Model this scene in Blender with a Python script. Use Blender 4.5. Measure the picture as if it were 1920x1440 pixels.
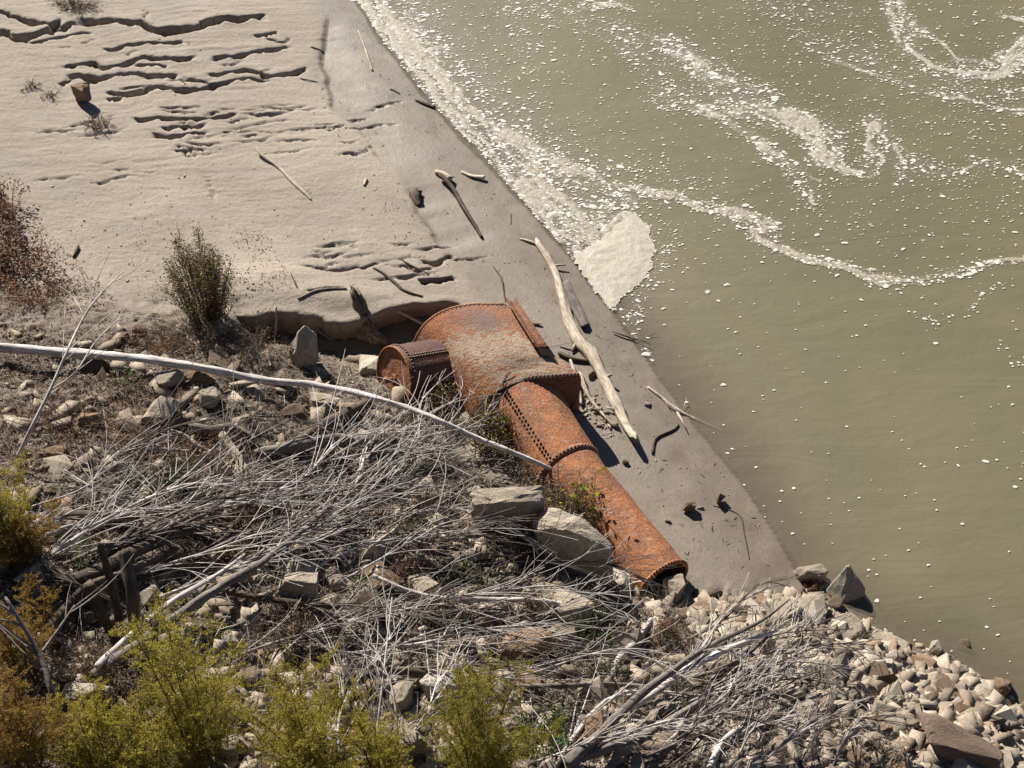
import bpy, bmesh, math, random
import numpy as np
from mathutils import Vector, Matrix, noise as mnoise

# ------------------------------------------------------------------ camera, world, sun
S = bpy.context.scene
COL = S.collection
for o in list(bpy.data.objects):
    bpy.data.objects.remove(o)
CAM_H, PITCH, HALF = 16.0, 48.0, math.tan(math.radians(17.0))
cd = bpy.data.cameras.new("camera")
cam = bpy.data.objects.new("camera", cd)
COL.objects.link(cam)
cam.location = (0, 0, CAM_H)
cam.rotation_euler = (math.radians(90 - PITCH), 0, 0)
cd.sensor_width = 36.0
cd.lens = 18.0 / HALF
cd.clip_end = 2000
S.camera = cam

SUN_EL = 35.0
SUN_TO = Vector((-0.50 * math.cos(math.radians(SUN_EL)), 0.866 * math.cos(math.radians(SUN_EL)), math.sin(math.radians(SUN_EL))))
w = bpy.data.worlds.new("World")
S.world = w
w.use_nodes = True
nt = w.node_tree
sky = nt.nodes.new("ShaderNodeTexSky")
sky.sky_type = 'NISHITA'
sky.sun_disc = False
sky.air_density = 0.45
sky.dust_density = 0.1
sky.sun_elevation = math.radians(SUN_EL)
sky.sun_rotation = math.radians(-30)
bg = nt.nodes["Background"]
bg.inputs[1].default_value = 0.05
nt.links.new(sky.outputs[0], bg.inputs[0])
sd = bpy.data.lights.new("sun", 'SUN')
sd.energy = 5.0
sd.angle = math.radians(0.5)
sd.color = (1.0, 0.955, 0.88)
sun = bpy.data.objects.new("sun", sd)
sun.rotation_euler = (-SUN_TO).to_track_quat('-Z', 'Y').to_euler()
COL.objects.link(sun)
S.view_settings.view_transform = 'Standard'
S.view_settings.look = 'None'
S.view_settings.gamma = 1
S.view_settings.exposure = 1.08

rng = random.Random(7)
nrg = np.random.default_rng(11)
TH = math.radians(90 - PITCH)
CT, ST = math.cos(TH), math.sin(TH)

# ------------------------------------------------------------------ pixel of the 1920x1440 view -> place on the ground
def ray(u, v):
    dx = (np.asarray(u, float) - 960) / 960 * HALF
    dy = -(np.asarray(v, float) - 720) / 960 * HALF
    return dx, dy * CT + ST, dy * ST - CT
def at(u, v, z=0.0):
    dx, dy, dz = ray(u, v)
    t = (z - CAM_H) / dz
    return dx * t, dy * t
def P3(u, v, z):
    x, y = at(u, v, z)
    return Vector((float(x), float(y), z))
def ppm(x, y, z):
    d = -((y * -ST) + (z - CAM_H) * CT)
    return 960 / HALF / d

# ------------------------------------------------------------------ numpy noise
TAB = np.random.default_rng(3).random((256, 256))
def vn(x, y, s=0):
    x = np.asarray(x, float) + s * 17.31; y = np.asarray(y, float) + s * 9.77
    xi = np.floor(x).astype(int); yi = np.floor(y).astype(int)
    fx = x - xi; fy = y - yi
    fx = fx * fx * (3 - 2 * fx); fy = fy * fy * (3 - 2 * fy)
    a = TAB[xi & 255, yi & 255]; b = TAB[(xi + 1) & 255, yi & 255]
    c = TAB[xi & 255, (yi + 1) & 255]; d = TAB[(xi + 1) & 255, (yi + 1) & 255]
    return (a * (1 - fx) + b * fx) * (1 - fy) + (c * (1 - fx) + d * fx) * fy
def fbm(x, y, o=4, s=0, g=0.5):
    r = 0; a = 1; t = 0
    for i in range(o):
        r = r + a * (vn(x * 2 ** i, y * 2 ** i, s + i * 3) - 0.5); t += a; a *= g
    return r / t * 2
def sst(a, b, x):
    t = np.clip((x - a) / (b - a), 0, 1)
    return t * t * (3 - 2 * t)
def pdist(X, Y, pts):
    """signed distance to a world polyline (positive on the right hand), and the fraction along it"""
    best = np.full(np.shape(X), 1e9); sg = np.ones(np.shape(X)); tt = np.zeros(np.shape(X))
    L = [0]
    for i in range(len(pts) - 1):
        L.append(L[-1] + math.dist(pts[i], pts[i + 1]))
    for i in range(len(pts) - 1):
        ax, ay = pts[i]; bx, by = pts[i + 1]
        dx, dy = bx - ax, by - ay; l2 = dx * dx + dy * dy + 1e-12
        t = np.clip(((X - ax) * dx + (Y - ay) * dy) / l2, 0, 1)
        qx, qy = X - ax - t * dx, Y - ay - t * dy
        d = np.hypot(qx, qy)
        m = d < best
        best = np.where(m, d, best)
        sg = np.where(m, np.where(dx * qy - dy * qx < 0, 1.0, -1.0), sg)
        tt = np.where(m, (L[i] + t * (L[i + 1] - L[i])) / L[-1], tt)
    return best * sg, tt
def wp(pts):
    return [tuple(float(c) for c in at(u, v)) for u, v in pts]

# ------------------------------------------------------------------ terrain heights
SHORE = wp([(665, 0), (706, 62), (760, 135), (828, 215), (900, 290), (985, 385), (1075, 490), (1170, 612), (1232, 700), (1300, 785), (1370, 880), (1430, 970), (1480, 1050),
            (1500, 1085), (1560, 1120), (1625, 1165), (1700, 1205), (1790, 1235), (1860, 1285), (1920, 1325)])
SHORE = [(SHORE[0][0] - 40, SHORE[0][1] + 80)] + SHORE + [(SHORE[-1][0] + 30, SHORE[-1][1] - 12)]
TOE = wp([(-900, 560), (0, 600), (200, 612), (430, 615), (560, 650), (660, 680), (760, 755), (900, 875), (1040, 960), (1150, 1070), (1230, 1120), (1330, 1120),
          (1440, 1118), (1520, 1130), (1600, 1185), (1700, 1235), (1800, 1262), (1920, 1350)])
TOE = [(-60, TOE[0][1] + 8)] + TOE + [(TOE[-1][0] + 30, TOE[-1][1] - 12)]
def base_h(X, Y):
    s, _ = pdist(X, Y, SHORE)
    b, _ = pdist(X, Y, TOE)
    wob = 0.10 * fbm(X * 1.1, Y * 1.1, 4, 5)
    s2 = s + wob * 0.6
    land = 0.055 * np.clip(s2, 0, 12) + 0.10 * sst(0.9, 2.6, s2) + 0.12 * sst(3, 8, s2)
    sea = np.maximum(-0.16 * np.abs(s2) - 0.02, -1.6)
    h = np.where(s2 > 0, land, sea)
    bb = np.clip(b, 0, 9)
    ramp = 0.34 * bb + 0.12 * sst(0, 0.8, bb)
    return h + ramp * sst(-0.15, 0.3, s2), s2, b
SC = []   # scarps: (pixel points, depth, recovery width, end taper)
def sc(pts, depth, rec=0.09, edge=0.022, tp=0.16):
    # a crack: depth of the drop, width of its floor
    if rec < .5: rec = .022 + .34 * depth if edge < .04 else rec
    SC.append((pts, depth, rec, edge, tp))
sc([(-60, 50), (0, 56), (40, 62), (70, 58), (95, 48), (125, 42), (150, 34)], .30, .35)
sc([(-60, 10), (0, 18), (30, 26), (60, 35), (100, 40), (118, 30)], .20, .25)
sc([(150, 28), (170, 33), (200, 33), (262, 36), (278, 44), (300, 50), (340, 48), (372, 46), (390, 34), (410, 28), (450, 29), (503, 24)], .30, .28, tp=.12)
sc([(264, 36), (268, 28), (262, 18)], .05, .05)
sc([(40, 75), (60, 78), (95, 70), (140, 62), (175, 60)], .07)
sc([(185, 90), (215, 88), (245, 78), (300, 76), (345, 77)], .13)
sc([(110, 126), (135, 118), (175, 112), (195, 122), (232, 117), (270, 101), (310, 103), (370, 105)], .20)
sc([(470, 65), (495, 62), (522, 56)], .10)
sc([(505, 68), (530, 78), (535, 70)], .08)
sc([(395, 104), (430, 103), (460, 97), (500, 89), (541, 84)], .17)
sc([(120, 140), (150, 136), (190, 140), (232, 133), (270, 136), (342, 136)], .19)
sc([(250, 121), (280, 118), (318, 121)], .10)
sc([(345, 140), (380, 148), (410, 154), (440, 146), (480, 140), (512, 150)], .12)
sc([(384, 137), (430, 131), (462, 126), (505, 138), (545, 134), (577, 122)], .15)
sc([(108, 157), (130, 147)], .10)
sc([(205, 166), (245, 170), (290, 158), (330, 162), (385, 160), (412, 152)], .20)
sc([(200, 183), (220, 180), (243, 174)], .12)
sc([(155, 154), (180, 150), (200, 144)], .06)
sc([(300, 197), (340, 200), (380, 198)], .05, .15)
sc([(307, 203), (340, 210), (370, 209)], .05, .15)
sc([(240, 221), (300, 215), (340, 219), (400, 216), (450, 209)], .13)
sc([(298, 238), (340, 234), (388, 229)], .11)
sc([(278, 246), (320, 250), (392, 243)], .10)
sc([(295, 252), (330, 255), (345, 250)], .07)
sc([(330, 273), (350, 282), (356, 295)], .07)
sc([(345, 264), (365, 268), (400, 272)], .06)
sc([(340, 278), (360, 279), (385, 281)], .05)
sc([(500, 198), (530, 203), (575, 197)], .04, .2)
sc([(520, 246), (565, 238), (610, 237)], .03, .25)
sc([(410, 240), (450, 237), (500, 228), (545, 224)], .03, .25)
sc([(416, 245), (480, 243), (540, 248)], .03, .25)
sc([(470, 210), (500, 204), (550, 198)], .03, .2)
sc([(560, 497), (615, 503), (680, 499), (712, 489)], .07, .25)
sc([(610, 462), (640, 460), (665, 466)], .05, .12)
sc([(785, 485), (815, 490), (838, 477)], .10, .2)
sc([(742, 495), (780, 505), (810, 500)], .07, .2)
sc([(780, 525), (820, 524), (852, 517)], .09, .22)
sc([(575, 552), (610, 545), (650, 543)], .07, .2)
sc([(430, 590), (470, 590), (520, 586), (590, 592), (650, 606), (700, 590), (730, 580), (770, 570), (820, 568), (870, 566)], .46, .80, .045, .10)
# edge between the dry crust and the wet flat, dropping to the river
sc([(740, 340), (722, 318), (700, 285), (660, 235), (622, 205), (610, 160), (600, 110), (610, 20)], .045, .5, .05)
sc([(835, 480), (800, 430), (775, 380), (760, 350)], .045, .5, .05)
sc([(357, 300), (350, 280), (335, 270)], .06, .3)
sc([(400, 380), (390, 350), (380, 325)], .05, .25)

for (n_, ux, uy, x0_, y0_, dd_) in ((34, 380, 120, 320, 185, .030), (16, 300, 70, 560, 458, .030), (12, 420, 110, 100, 60, .035), (8, 240, 170, 40, 200, .025)):
    for _ in range(n_):
        u = x0_ + ux * rng.random(); v = y0_ + uy * rng.random(); l = 30 + 90 * rng.random()
        sl = -.10 + rng.gauss(0, .05)
        sc([(u, v), (u + l * .3, v + l * .3 * sl + rng.gauss(0, 3)), (u + l * .65, v + l * .65 * sl + rng.gauss(0, 3)), (u + l, v + l * sl)], dd_ * (.6 + rng.random()), tp=.3)
gx = np.arange(-9.6, 9.61, 0.034)
gy = np.arange(7.4, 24.6, 0.0215)
def stretch(a, lo, hi, n=26):
    L = lo - np.geomspace(0.05, 160, n)[::-1]; R = hi + np.geomspace(0.05, 200, n)
    return np.concatenate([L, a, R])
gx = stretch(gx, gx[0], gx[-1]); gy = stretch(gy, gy[0], gy[-1])
GX, GY = np.meshgrid(gx, gy)
H0, SD, BD = base_h(GX, GY)
core = (GX > -10) & (GX < 10) & (GY > 7) & (GY < 25)
H = H0.copy(); DY = np.zeros_like(H); CUT_SHADE = np.zeros_like(H)
def G0(u, v):      # pixel -> point on the smooth land
    z = 0.0
    for _ in range(25):
        x, y = at(u, v, z)
        z = 0.5 * z + 0.5 * float(base_h(np.array([x]), np.array([y]))[0][0])
    return float(x), float(y)
for pts, dep, rec, edge, tp in SC:
    W = [G0(u, v) for u, v in pts]
    x0 = min(p[0] for p in W) - 4 * rec - .2; x1 = max(p[0] for p in W) + 4 * rec + .2
    y0 = min(p[1] for p in W) - 4 * rec - .2; y1 = max(p[1] for p in W) + 4 * rec + .2
    ix = np.where((gx > x0) & (gx < x1))[0]; iy = np.where((gy > y0) & (gy < y1))[0]
    if len(ix) < 2 or len(iy) < 2: continue
    sl = (slice(iy[0], iy[-1] + 1), slice(ix[0], ix[-1] + 1))
    X, Y = GX[sl], GY[sl]
    big = edge > .04
    n1 = fbm(X * 4, Y * 4, 3, 21) * (.12 if dep > .4 else .05 if big else 0.07) + fbm(X * 14, Y * 14, 3, 31) * (.008 if big else 0.035)
    d, t = pdist(X + n1, Y + n1 * 0.8, W)
    taper = sst(0, tp, t) * sst(0, tp, 1 - t)
    taper = taper * (0.75 + 0.5 * vn(t * 9 + dep * 50, t * 0 + 3.3))
    wv_ = .55 + .9 * vn(t * 14 + dep * 31, t * 0 + 7.7)
    prof = sst(0, edge, d) * (np.exp(-(np.maximum(d, 0) / rec) ** 1.3) if rec > .4 else 1 - sst(rec * wv_ * .6, rec * wv_ * 1.7, d))
    rim = -0.04 * np.exp(-(np.minimum(d, 0) / 0.10) ** 2) * (d < 0) * (0 if dep < .06 else 1)
    H[sl] -= dep * taper * (prof + rim)
    if dep > .4: CUT_SHADE[sl] = np.maximum(CUT_SHADE[sl], taper * sst(.0, .05, d + .02) * sst(1.0, .35, d))   # shade under the cut bank, painted in with the wet mud colour
    if dep > .05:      # the crust overhangs the drop a little
        DY[sl] -= np.minimum(.30 * dep, .05) * taper * np.exp(-(d / .035) ** 2) * (d < .02)
# surface relief: runnels that lead to the river, ripples, roughness on the rubble bank
land = sst(0.0, 0.6, SD)
mud = land * (1 - sst(-0.1, 0.4, BD))
ca, sa = math.cos(math.radians(12)), math.sin(math.radians(12))
RU = GX * ca + GY * sa; RV = -GX * sa + GY * ca
RVw = RV + 0.18 * fbm(RU * 0.9, RV * 1.1, 3, 41)
rill = fbm(RU * 0.7, RVw * 6.0, 4, 51)
runzone = np.exp(-((GX + 5.0) / 2.6) ** 2) * sst(16.5, 18.5, GY) * land
H += mud * runzone * 0.020 * (np.abs(rill) - 0.2)
H += mud * 0.004 * fbm(RU * 2.0, RVw * 16, 3, 61) * sst(1.6, 2.6, SD)
H += mud * 0.006 * fbm(GX * 2.2, GY * 2.2, 4, 71) * sst(0.8, 2.0, SD)
H += mud * 0.004 * fbm(GX * 22, GY * 22, 2, 81) * sst(1.6, 2.4, SD)
# small broken scarplets in the crust
brk = fbm(RU * 1.6, RVw * 9, 4, 91)
H -= 0 * mud * sst(1.8, 2.6, SD) * 0.030 * sst(0.40, 0.43, brk) * sst(0.0, 0.3, fbm(GX * .9, GY * .9, 2, 95))
bank = sst(-0.35, 0.5, BD + 0.35 * fbm(GX * 2, GY * 2, 3, 101)) * land
H += bank * (0.13 * fbm(GX * 1.4, GY * 1.4, 3, 111) + 0.10 * np.abs(fbm(GX * 4.5, GY * 4.5, 4, 121)) + 0.03 * fbm(GX * 14, GY * 14, 3, 131))
# the two rounded shoulders of mud between the bush and the cut bank
for (u, v, a, b, k) in [(620, 560, .9, .25, .10), (480, 530, .6, .35, .08), (560, 520, .5, .2, .04)]:
    x, y = G0(u, v)
    H += k * np.exp(-((GX - x) / a) ** 2 - ((GY - y) / b) ** 2) * mud

def hz(x, y):
    i = min(max(int(np.searchsorted(gx, x)) - 1, 0), len(gx) - 2)
    j = min(max(int(np.searchsorted(gy, y)) - 1, 0), len(gy) - 2)
    a = (x - gx[i]) / (gx[i + 1] - gx[i]); b = (y - gy[j]) / (gy[j + 1] - gy[j])
    return float((H[j, i] * (1 - a) + H[j, i + 1] * a) * (1 - b) + (H[j + 1, i] * (1 - a) + H[j + 1, i + 1] * a) * b)
def hzv(x, y, A=None):
    A = H if A is None else A
    i = np.clip(np.searchsorted(gx, x) - 1, 0, len(gx) - 2); j = np.clip(np.searchsorted(gy, y) - 1, 0, len(gy) - 2)
    a = np.clip((x - gx[i]) / (gx[i + 1] - gx[i]), 0, 1); b = np.clip((y - gy[j]) / (gy[j + 1] - gy[j]), 0, 1)
    return (A[j, i] * (1 - a) + A[j, i + 1] * a) * (1 - b) + (A[j + 1, i] * (1 - a) + A[j + 1, i + 1] * a) * b
def GV(u, v, lift=0.0):
    """vectorised: pixels -> first point on the land (or lifted above it)"""
    u = np.atleast_1d(np.asarray(u, float)); v = np.atleast_1d(np.asarray(v, float))
    dx, dy, dz = ray(u, v)
    zs = np.linspace(4.2, -0.4, 120)
    x = dx * 0; y = dx * 0; z = dx * 0; done = np.zeros(len(u), bool); pz = np.full(len(u), 4.2)
    for q in zs:
        t = (q - CAM_H) / dz
        X, Y = dx * t, dy * t
        hit = (~done) & (hzv(X, Y) + lift >= q)
        x[hit] = X[hit]; y[hit] = Y[hit]; z[hit] = q; done |= hit
    for _ in range(3):
        z2 = hzv(x, y) + lift
        z = 0.5 * z + 0.5 * z2
        t = (z - CAM_H) / dz; x, y = dx * t, dy * t
    return x, y, hzv(x, y) + lift
def G(u, v, lift=0.0):
    x, y, z = GV([u], [v], lift)
    return Vector((float(x[0]), float(y[0]), float(z[0])))

# ------------------------------------------------------------------ object helpers
def link(o, parent=None):
    COL.objects.link(o)
    if parent is not None: o.parent = parent
    return o
def tag(o, label=None, cat=None, group=None, kind=None):
    if label: o["label"] = label
    if cat: o["category"] = cat
    if group: o["group"] = group
    if kind: o["kind"] = kind
    return o
def empty(name, loc, label, cat, group=None):
    o = bpy.data.objects.new(name, None); o.empty_display_size = 0.1
    link(o); o.location = loc
    return tag(o, label, cat, group)
class MB:
    def __init__(s): s.v = []; s.f = []
    def add(s, vs, fs):
        n = len(s.v); s.v += [tuple(p) for p in vs]; s.f += [tuple(i + n for i in f) for f in fs]
    def tube(s, pts, rad, sides=5, cap=True, wob=0.0, rg=rng):
        pts = [Vector(p) for p in pts]; n = len(pts); base = len(s.v)
        up = Vector((0, 0, 1)); ph = rg.random() * 6
        for i, p in enumerate(pts):
            t = (pts[min(i + 1, n - 1)] - pts[max(i - 1, 0)])
            if t.length < 1e-9: t = Vector((1, 0, 0))
            t.normalize()
            a = t.cross(up)
            if a.length < 0.05: a = t.cross(Vector((1, 0, 0)))
            a.normalize(); b = t.cross(a)
            r = rad[i] if hasattr(rad, '__len__') else rad
            for k in range(sides):
                an = ph + 2 * math.pi * k / sides
                rr = r * (1 + wob * (rg.random() - .5))
                s.v.append(tuple(p + (a * math.cos(an) + b * math.sin(an)) * rr))
        for i in range(n - 1):
            for k in range(sides):
                q = base + i * sides; k2 = (k + 1) % sides
                s.f.append((q + k, q + k2, q + sides + k2, q + sides + k))
        if cap:
            s.f.append(tuple(base + k for k in range(sides))[::-1])
            s.f.append(tuple(base + (n - 1) * sides + k for k in range(sides)))
    def ico(s, c, r, k=0):
        V, F = ICO
        s.add([(c[0] + x * r, c[1] + y * r, c[2] + z * r) for x, y, z in V], F)
    def build(s, name, m, parent=None, smooth=False, loc=None):
        me = bpy.data.meshes.new(name)
        vs = s.v
        if loc is not None: vs = [(a - loc[0], b - loc[1], c - loc[2]) for a, b, c in vs]
        me.from_pydata(vs, [], s.f); me.materials.append(m)
        if smooth: me.polygons.foreach_set("use_smooth", [True] * len(me.polygons))
        o = bpy.data.objects.new(name, me); link(o, parent)
        if loc is not None and parent is None: o.location = loc
        return o
bmt = bmesh.new(); bmesh.ops.create_icosphere(bmt, subdivisions=1, radius=1)
ICO = ([tuple(v.co) for v in bmt.verts], [tuple(v.index for v in f.verts) for f in bmt.faces]); bmt.free()
def npmesh(name, V, F, m, smooth=False, attrs=None, k=None):
    """V (n,3); F (m,k) int"""
    me = bpy.data.meshes.new(name)
    V = np.ascontiguousarray(V, np.float32); F = np.ascontiguousarray(F, np.int32)
    k = F.shape[1]
    me.vertices.add(len(V)); me.vertices.foreach_set("co", V.ravel())
    me.loops.add(F.size); me.loops.foreach_set("vertex_index", F.ravel())
    me.polygons.add(len(F)); me.polygons.foreach_set("loop_start", np.arange(0, F.size, k, dtype=np.int32))
    try: me.polygons.foreach_set("loop_total", np.full(len(F), k, np.int32))
    except Exception: pass
    me.update(calc_edges=True)
    if smooth: me.polygons.foreach_set("use_smooth", np.ones(len(F), bool))
    for nm, a in (attrs or {}).items():
        at_ = me.attributes.new(nm, 'FLOAT', 'POINT'); at_.data.foreach_set("value", np.ascontiguousarray(a, np.float32).ravel())
    me.materials.append(m)
    me.validate()
    o = bpy.data.objects.new(name, me); link(o)
    return o

# ------------------------------------------------------------------ materials
ALB = 0.68      # reflectance scale of every surface
class NT:
    def __init__(s, name):
        s.m = bpy.data.materials.new(name); s.m.use_nodes = True
        s.t = s.m.node_tree; s.b = s.t.nodes["Principled BSDF"]; s.out = s.t.nodes["Material Output"]
    def n(s, typ, **kw):
        x = s.t.nodes.new("ShaderNode" + typ)
        for k, v in kw.items():
            if k in x.inputs.keys(): pass
            setattr(x, k, v)
        return x
    def l(s, a, b): s.t.links.new(a, b)
    def coord(s, scale=(1, 1, 1), kind='Object'):
        c = s.n("TexCoord"); mp = s.n("Mapping"); s.l(c.outputs[kind], mp.inputs[0]); mp.inputs[3].default_value = scale
        return mp.outputs[0]
    def noise(s, vec, sc_, det=4, rough=0.55, dist=0.0):
        x = s.n("TexNoise"); x.inputs["Scale"].default_value = sc_; x.inputs["Detail"].default_value = det
        x.inputs["Roughness"].default_value = rough; x.inputs["Distortion"].default_value = dist
        if vec is not None: s.l(vec, x.inputs["Vector"])
        return x.outputs[0]
    def vor(s, vec, sc_, feat='F1'):
        x = s.n("TexVoronoi"); x.feature = feat; x.inputs["Scale"].default_value = sc_
        if vec is not None: s.l(vec, x.inputs["Vector"])
        return x.outputs[0]
    def ramp(s, fac, stops, interp='LINEAR'):
        x = s.n("ValToRGB"); x.color_ramp.interpolation = interp
        e = x.color_ramp.elements
        while len(e) > 1: e.remove(e[-1])
        e[0].position = stops[0][0]; e[0].color = c4(stops[0][1])
        for p, c in stops[1:]:
            q = e.new(p); q.color = c4(c)
        s.l(fac, x.inputs[0])
        return x.outputs[0]
    def mix(s, fac, a, b, mode='MIX'):
        x = s.n("MixRGB"); x.blend_type = mode
        for i, q in enumerate((fac, a, b)):
            if hasattr(q, 'is_linked'): s.l(q, x.inputs[i])
            elif i == 0: x.inputs[0].default_value = q
            else: x.inputs[i].default_value = c4(q)
        return x.outputs[0]
    def math(s, op, a, b=0.0, clamp=False):
        x = s.n("Math"); x.operation = op; x.use_clamp = clamp
        for i, q in enumerate((a, b)):
            if hasattr(q, 'is_linked'): s.l(q, x.inputs[i])
            else: x.inputs[i].default_value = q
        return x.outputs[0]
    def attr(s, name):
        x = s.n("Attribute"); x.attribute_name = name
        return x.outputs["Fac"]
    def bump(s, h, strength=0.5, dist=0.02, nrm=None):
        x = s.n("Bump"); x.inputs["Strength"].default_value = strength; x.inputs["Distance"].default_value = dist
        s.l(h, x.inputs["Height"])
        if nrm is not None: s.l(nrm, x.inputs["Normal"])
        s.l(x.outputs[0], s.b.inputs["Normal"])
        return x.outputs[0]
    def set(s, col=None, rough=None, spec=None):
        for k, v in (("Base Color", col), ("Roughness", rough), ("Specular IOR Level", spec)):
            if v is None: continue
            if hasattr(v, 'is_linked'): s.l(v, s.b.inputs[k])
            else: s.b.inputs[k].default_value = c4(v) if k == "Base Color" else v
def c4(c):
    if isinstance(c, (int, float)): return (c, c, c, 1)
    return (c[0] * ALB, c[1] * ALB, c[2] * ALB, 1) if len(c) == 3 else tuple(c)

# ground
g = NT("river_mud")
co = g.coord()
wet = g.attr("wet"); bk = g.attr("bank")  # wet mud, plus the shade painted on the cut bank
n1 = g.noise(co, .5, 6, .68, .6); n2 = g.noise(co, 28, 4, .7); n3 = g.noise(g.coord((1, 5, 1)), 3.0, 5, .6, .4)
dry = g.ramp(n1, [(.3, (.225, .169, .124)), (.47, (.355, .286, .222)), (.64, (.52, .438, .355))])
dry = g.mix(.35, dry, g.ramp(n3, [(.35, (.34, .275, .210)), (.65, (.52, .44, .355))]))
dry = g.mix(.4, dry, g.ramp(n2, [(.3, (.28, .225, .175)), (.7, (.52, .45, .365))]))
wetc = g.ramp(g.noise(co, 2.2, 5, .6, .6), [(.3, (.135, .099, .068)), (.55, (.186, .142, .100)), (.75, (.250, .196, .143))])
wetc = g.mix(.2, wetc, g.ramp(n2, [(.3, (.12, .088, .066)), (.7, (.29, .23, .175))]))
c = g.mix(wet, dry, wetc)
lit = g.ramp(g.noise(co, 5, 6, .75), [(.3, (.035, .024, .015)), (.45, (.09, .062, .042)), (.58, (.19, .14, .10)), (.75, (.38, .30, .22))])
lit = g.mix(.5, lit, g.ramp(g.noise(co, 40, 4, .8), [(.35, (.035, .024, .016)), (.65, (.34, .27, .20))]))
c = g.mix(bk, c, lit)
pebs = g.vor(co, 26); 
spk = g.ramp(g.noise(co, 60, 2, .5), [(.70, 0), (.74, 1)])
c = g.mix(g.math('MULTIPLY', spk, .55), c, (.09, .06, .045))
g.set(c, None, .5)
rg_ = g.mix(wet, (.93, .93, .93, 1), g.ramp(g.noise(co, 3, 3), [(.35, .40), (.65, .58)]))
g.l(rg_, g.b.inputs["Roughness"])
hgt = g.math('ADD', g.noise(co, 16, 6, .72), g.math('MULTIPLY', g.noise(co, 70, 3, .7), .35))
g.bump(g.math('MULTIPLY', hgt, g.math('SUBTRACT', 1.0, g.math('MULTIPLY', wet, .82))), .6, .035)
M_GROUND = g.m

# water
g = NT("murky_water")
co = g.coord()
dp = g.attr("opacity"); shallow = g.attr("silt")
c = g.ramp(g.noise(co, .35, 4, .55, .8), [(.3, (.160, .144, .080)), (.55, (.187, .164, .092)), (.75, (.212, .180, .102))])
c = g.mix(g.math('MULTIPLY', shallow, .55), c, (.215, .165, .118))
g.set(c, .42, .75)
g.b.inputs["IOR"].default_value = 1.33
wv = g.math('ADD', g.noise(g.coord((1, 1.7, 1)), 2.5, 4, .55, .5), g.math('MULTIPLY', g.noise(co, 14, 2, .5), .12))
g.bump(g.math('ADD', wv, g.math('MULTIPLY', g.noise(g.coord((.5, 1.4, 1)), .9, 3, .5, 1.5), 1.6)), .15, .06)
tr = g.n("BsdfTransparent"); mx = g.n("MixShader")
g.l(dp, mx.inputs[0]); g.l(tr.outputs[0], mx.inputs[1]); g.l(g.b.outputs[0], mx.inputs[2]); g.l(mx.outputs[0], g.out.inputs[0])
M_WATER = g.m

def foam_mat(name, a, b, sc_=40):
    g = NT(name); co = g.coord()
    v = g.vor(co, sc_); n = g.noise(co, sc_ * .35, 5, .7)
    isl = g.n("NewGeometry").outputs["Random Per Island"]
    c = g.mix(g.ramp(n, [(.35, 0), (.65, 1)]), a, b)
    c = g.mix(g.math('MULTIPLY', g.ramp(v, [(.0, 0), (.5, 1)]), .35), c, tuple(x * .72 for x in a))
    if name == 'river_foam': c = g.mix(g.ramp(g.math('MULTIPLY', g.attr('cover'), .5), [(.55, 0), (.8, 1)]), c, (.80, .75, .64))
    c = g.mix(g.math('MULTIPLY', isl, .35), c, (.80, .75, .65))
    g.set(c, .55, .4); g.bump(g.math('ADD', g.math('MULTIPLY', v, -.6), n), .45, .008)
    if name == "river_foam":
        tr = g.n("BsdfTransparent"); mx = g.n("MixShader")
        lace = g.math('ADD', g.attr("cover"), g.math('MULTIPLY', g.math('SUBTRACT', g.noise(g.coord((1, 2.2, 1)), 38, 4, .7), .5), 2.4))
        g.l(g.ramp(lace, [(.22, 0), (1.05, 1)]), mx.inputs[0])
        g.l(tr.outputs[0], mx.inputs[1]); g.l(g.b.outputs[0], mx.inputs[2]); g.l(mx.outputs[0], g.out.inputs[0])
    return g.m
M_FOAM = foam_mat("river_foam", (.34, .28, .19), (.60, .54, .42))
M_RAFT = foam_mat("thick_foam", (.33, .27, .185), (.58, .50, .38), 44)

def rock_mat(name, dark, mid, lite, sc_=5, vein=True):
    g = NT(name); co = g.coord()
    oi = g.n("ObjectInfo").outputs["Random"]
    ad = g.n("VectorMath"); ad.operation = 'ADD'; g.l(co, ad.inputs[0]); g.l(g.math('MULTIPLY', oi, 40), ad.inputs[1])
    v = ad.outputs[0]
    n = g.noise(v, sc_, 6, .65, .3)
    c = g.ramp(n, [(.28, dark), (.5, mid), (.7, lite)])
    c = g.mix(.35, c, g.ramp(g.noise(v, sc_ * 7, 4, .75), [(.35, dark), (.62, lite)]))
    st = g.ramp(g.noise(v, sc_ * 1.7, 5, .7, 1.2), [(.62, 0), (.68, 1)])
    c = g.mix(g.math('MULTIPLY', st, .5), c, (.30, .17, .08))
    br = g.ramp(oi, [(0, .72), (1, 1.12)])
    c = g.mix(1.0, c, br, 'MULTIPLY')
    g.set(c, .92, .25)
    g.bump(g.math('ADD', g.noise(v, sc_ * 3.5, 7, .75, .4), g.math('MULTIPLY', g.vor(v, sc_ * 3), .35)), .75, .035)
    return g.m
M_ROCK = rock_mat("limestone", (.30, .235, .17), (.58, .48, .365), (.78, .67, .53))
M_ROCKW = rock_mat("chalky_limestone", (.42, .345, .26), (.68, .59, .465), (.86, .77, .64))
M_ROCKB = rock_mat("brown_stone", (.13, .085, .055), (.25, .175, .12), (.36, .27, .20))
M_ROCKO = rock_mat("ochre_stone", (.22, .13, .07), (.38, .25, .15), (.50, .37, .25))
M_DIRT = rock_mat("dirt_clod", (.17, .115, .08), (.24, .17, .125), (.32, .24, .18), 9)
g = NT("loose_rubble"); co = g.coord(); isl = g.n("NewGeometry").outputs["Random Per Island"]
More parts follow.
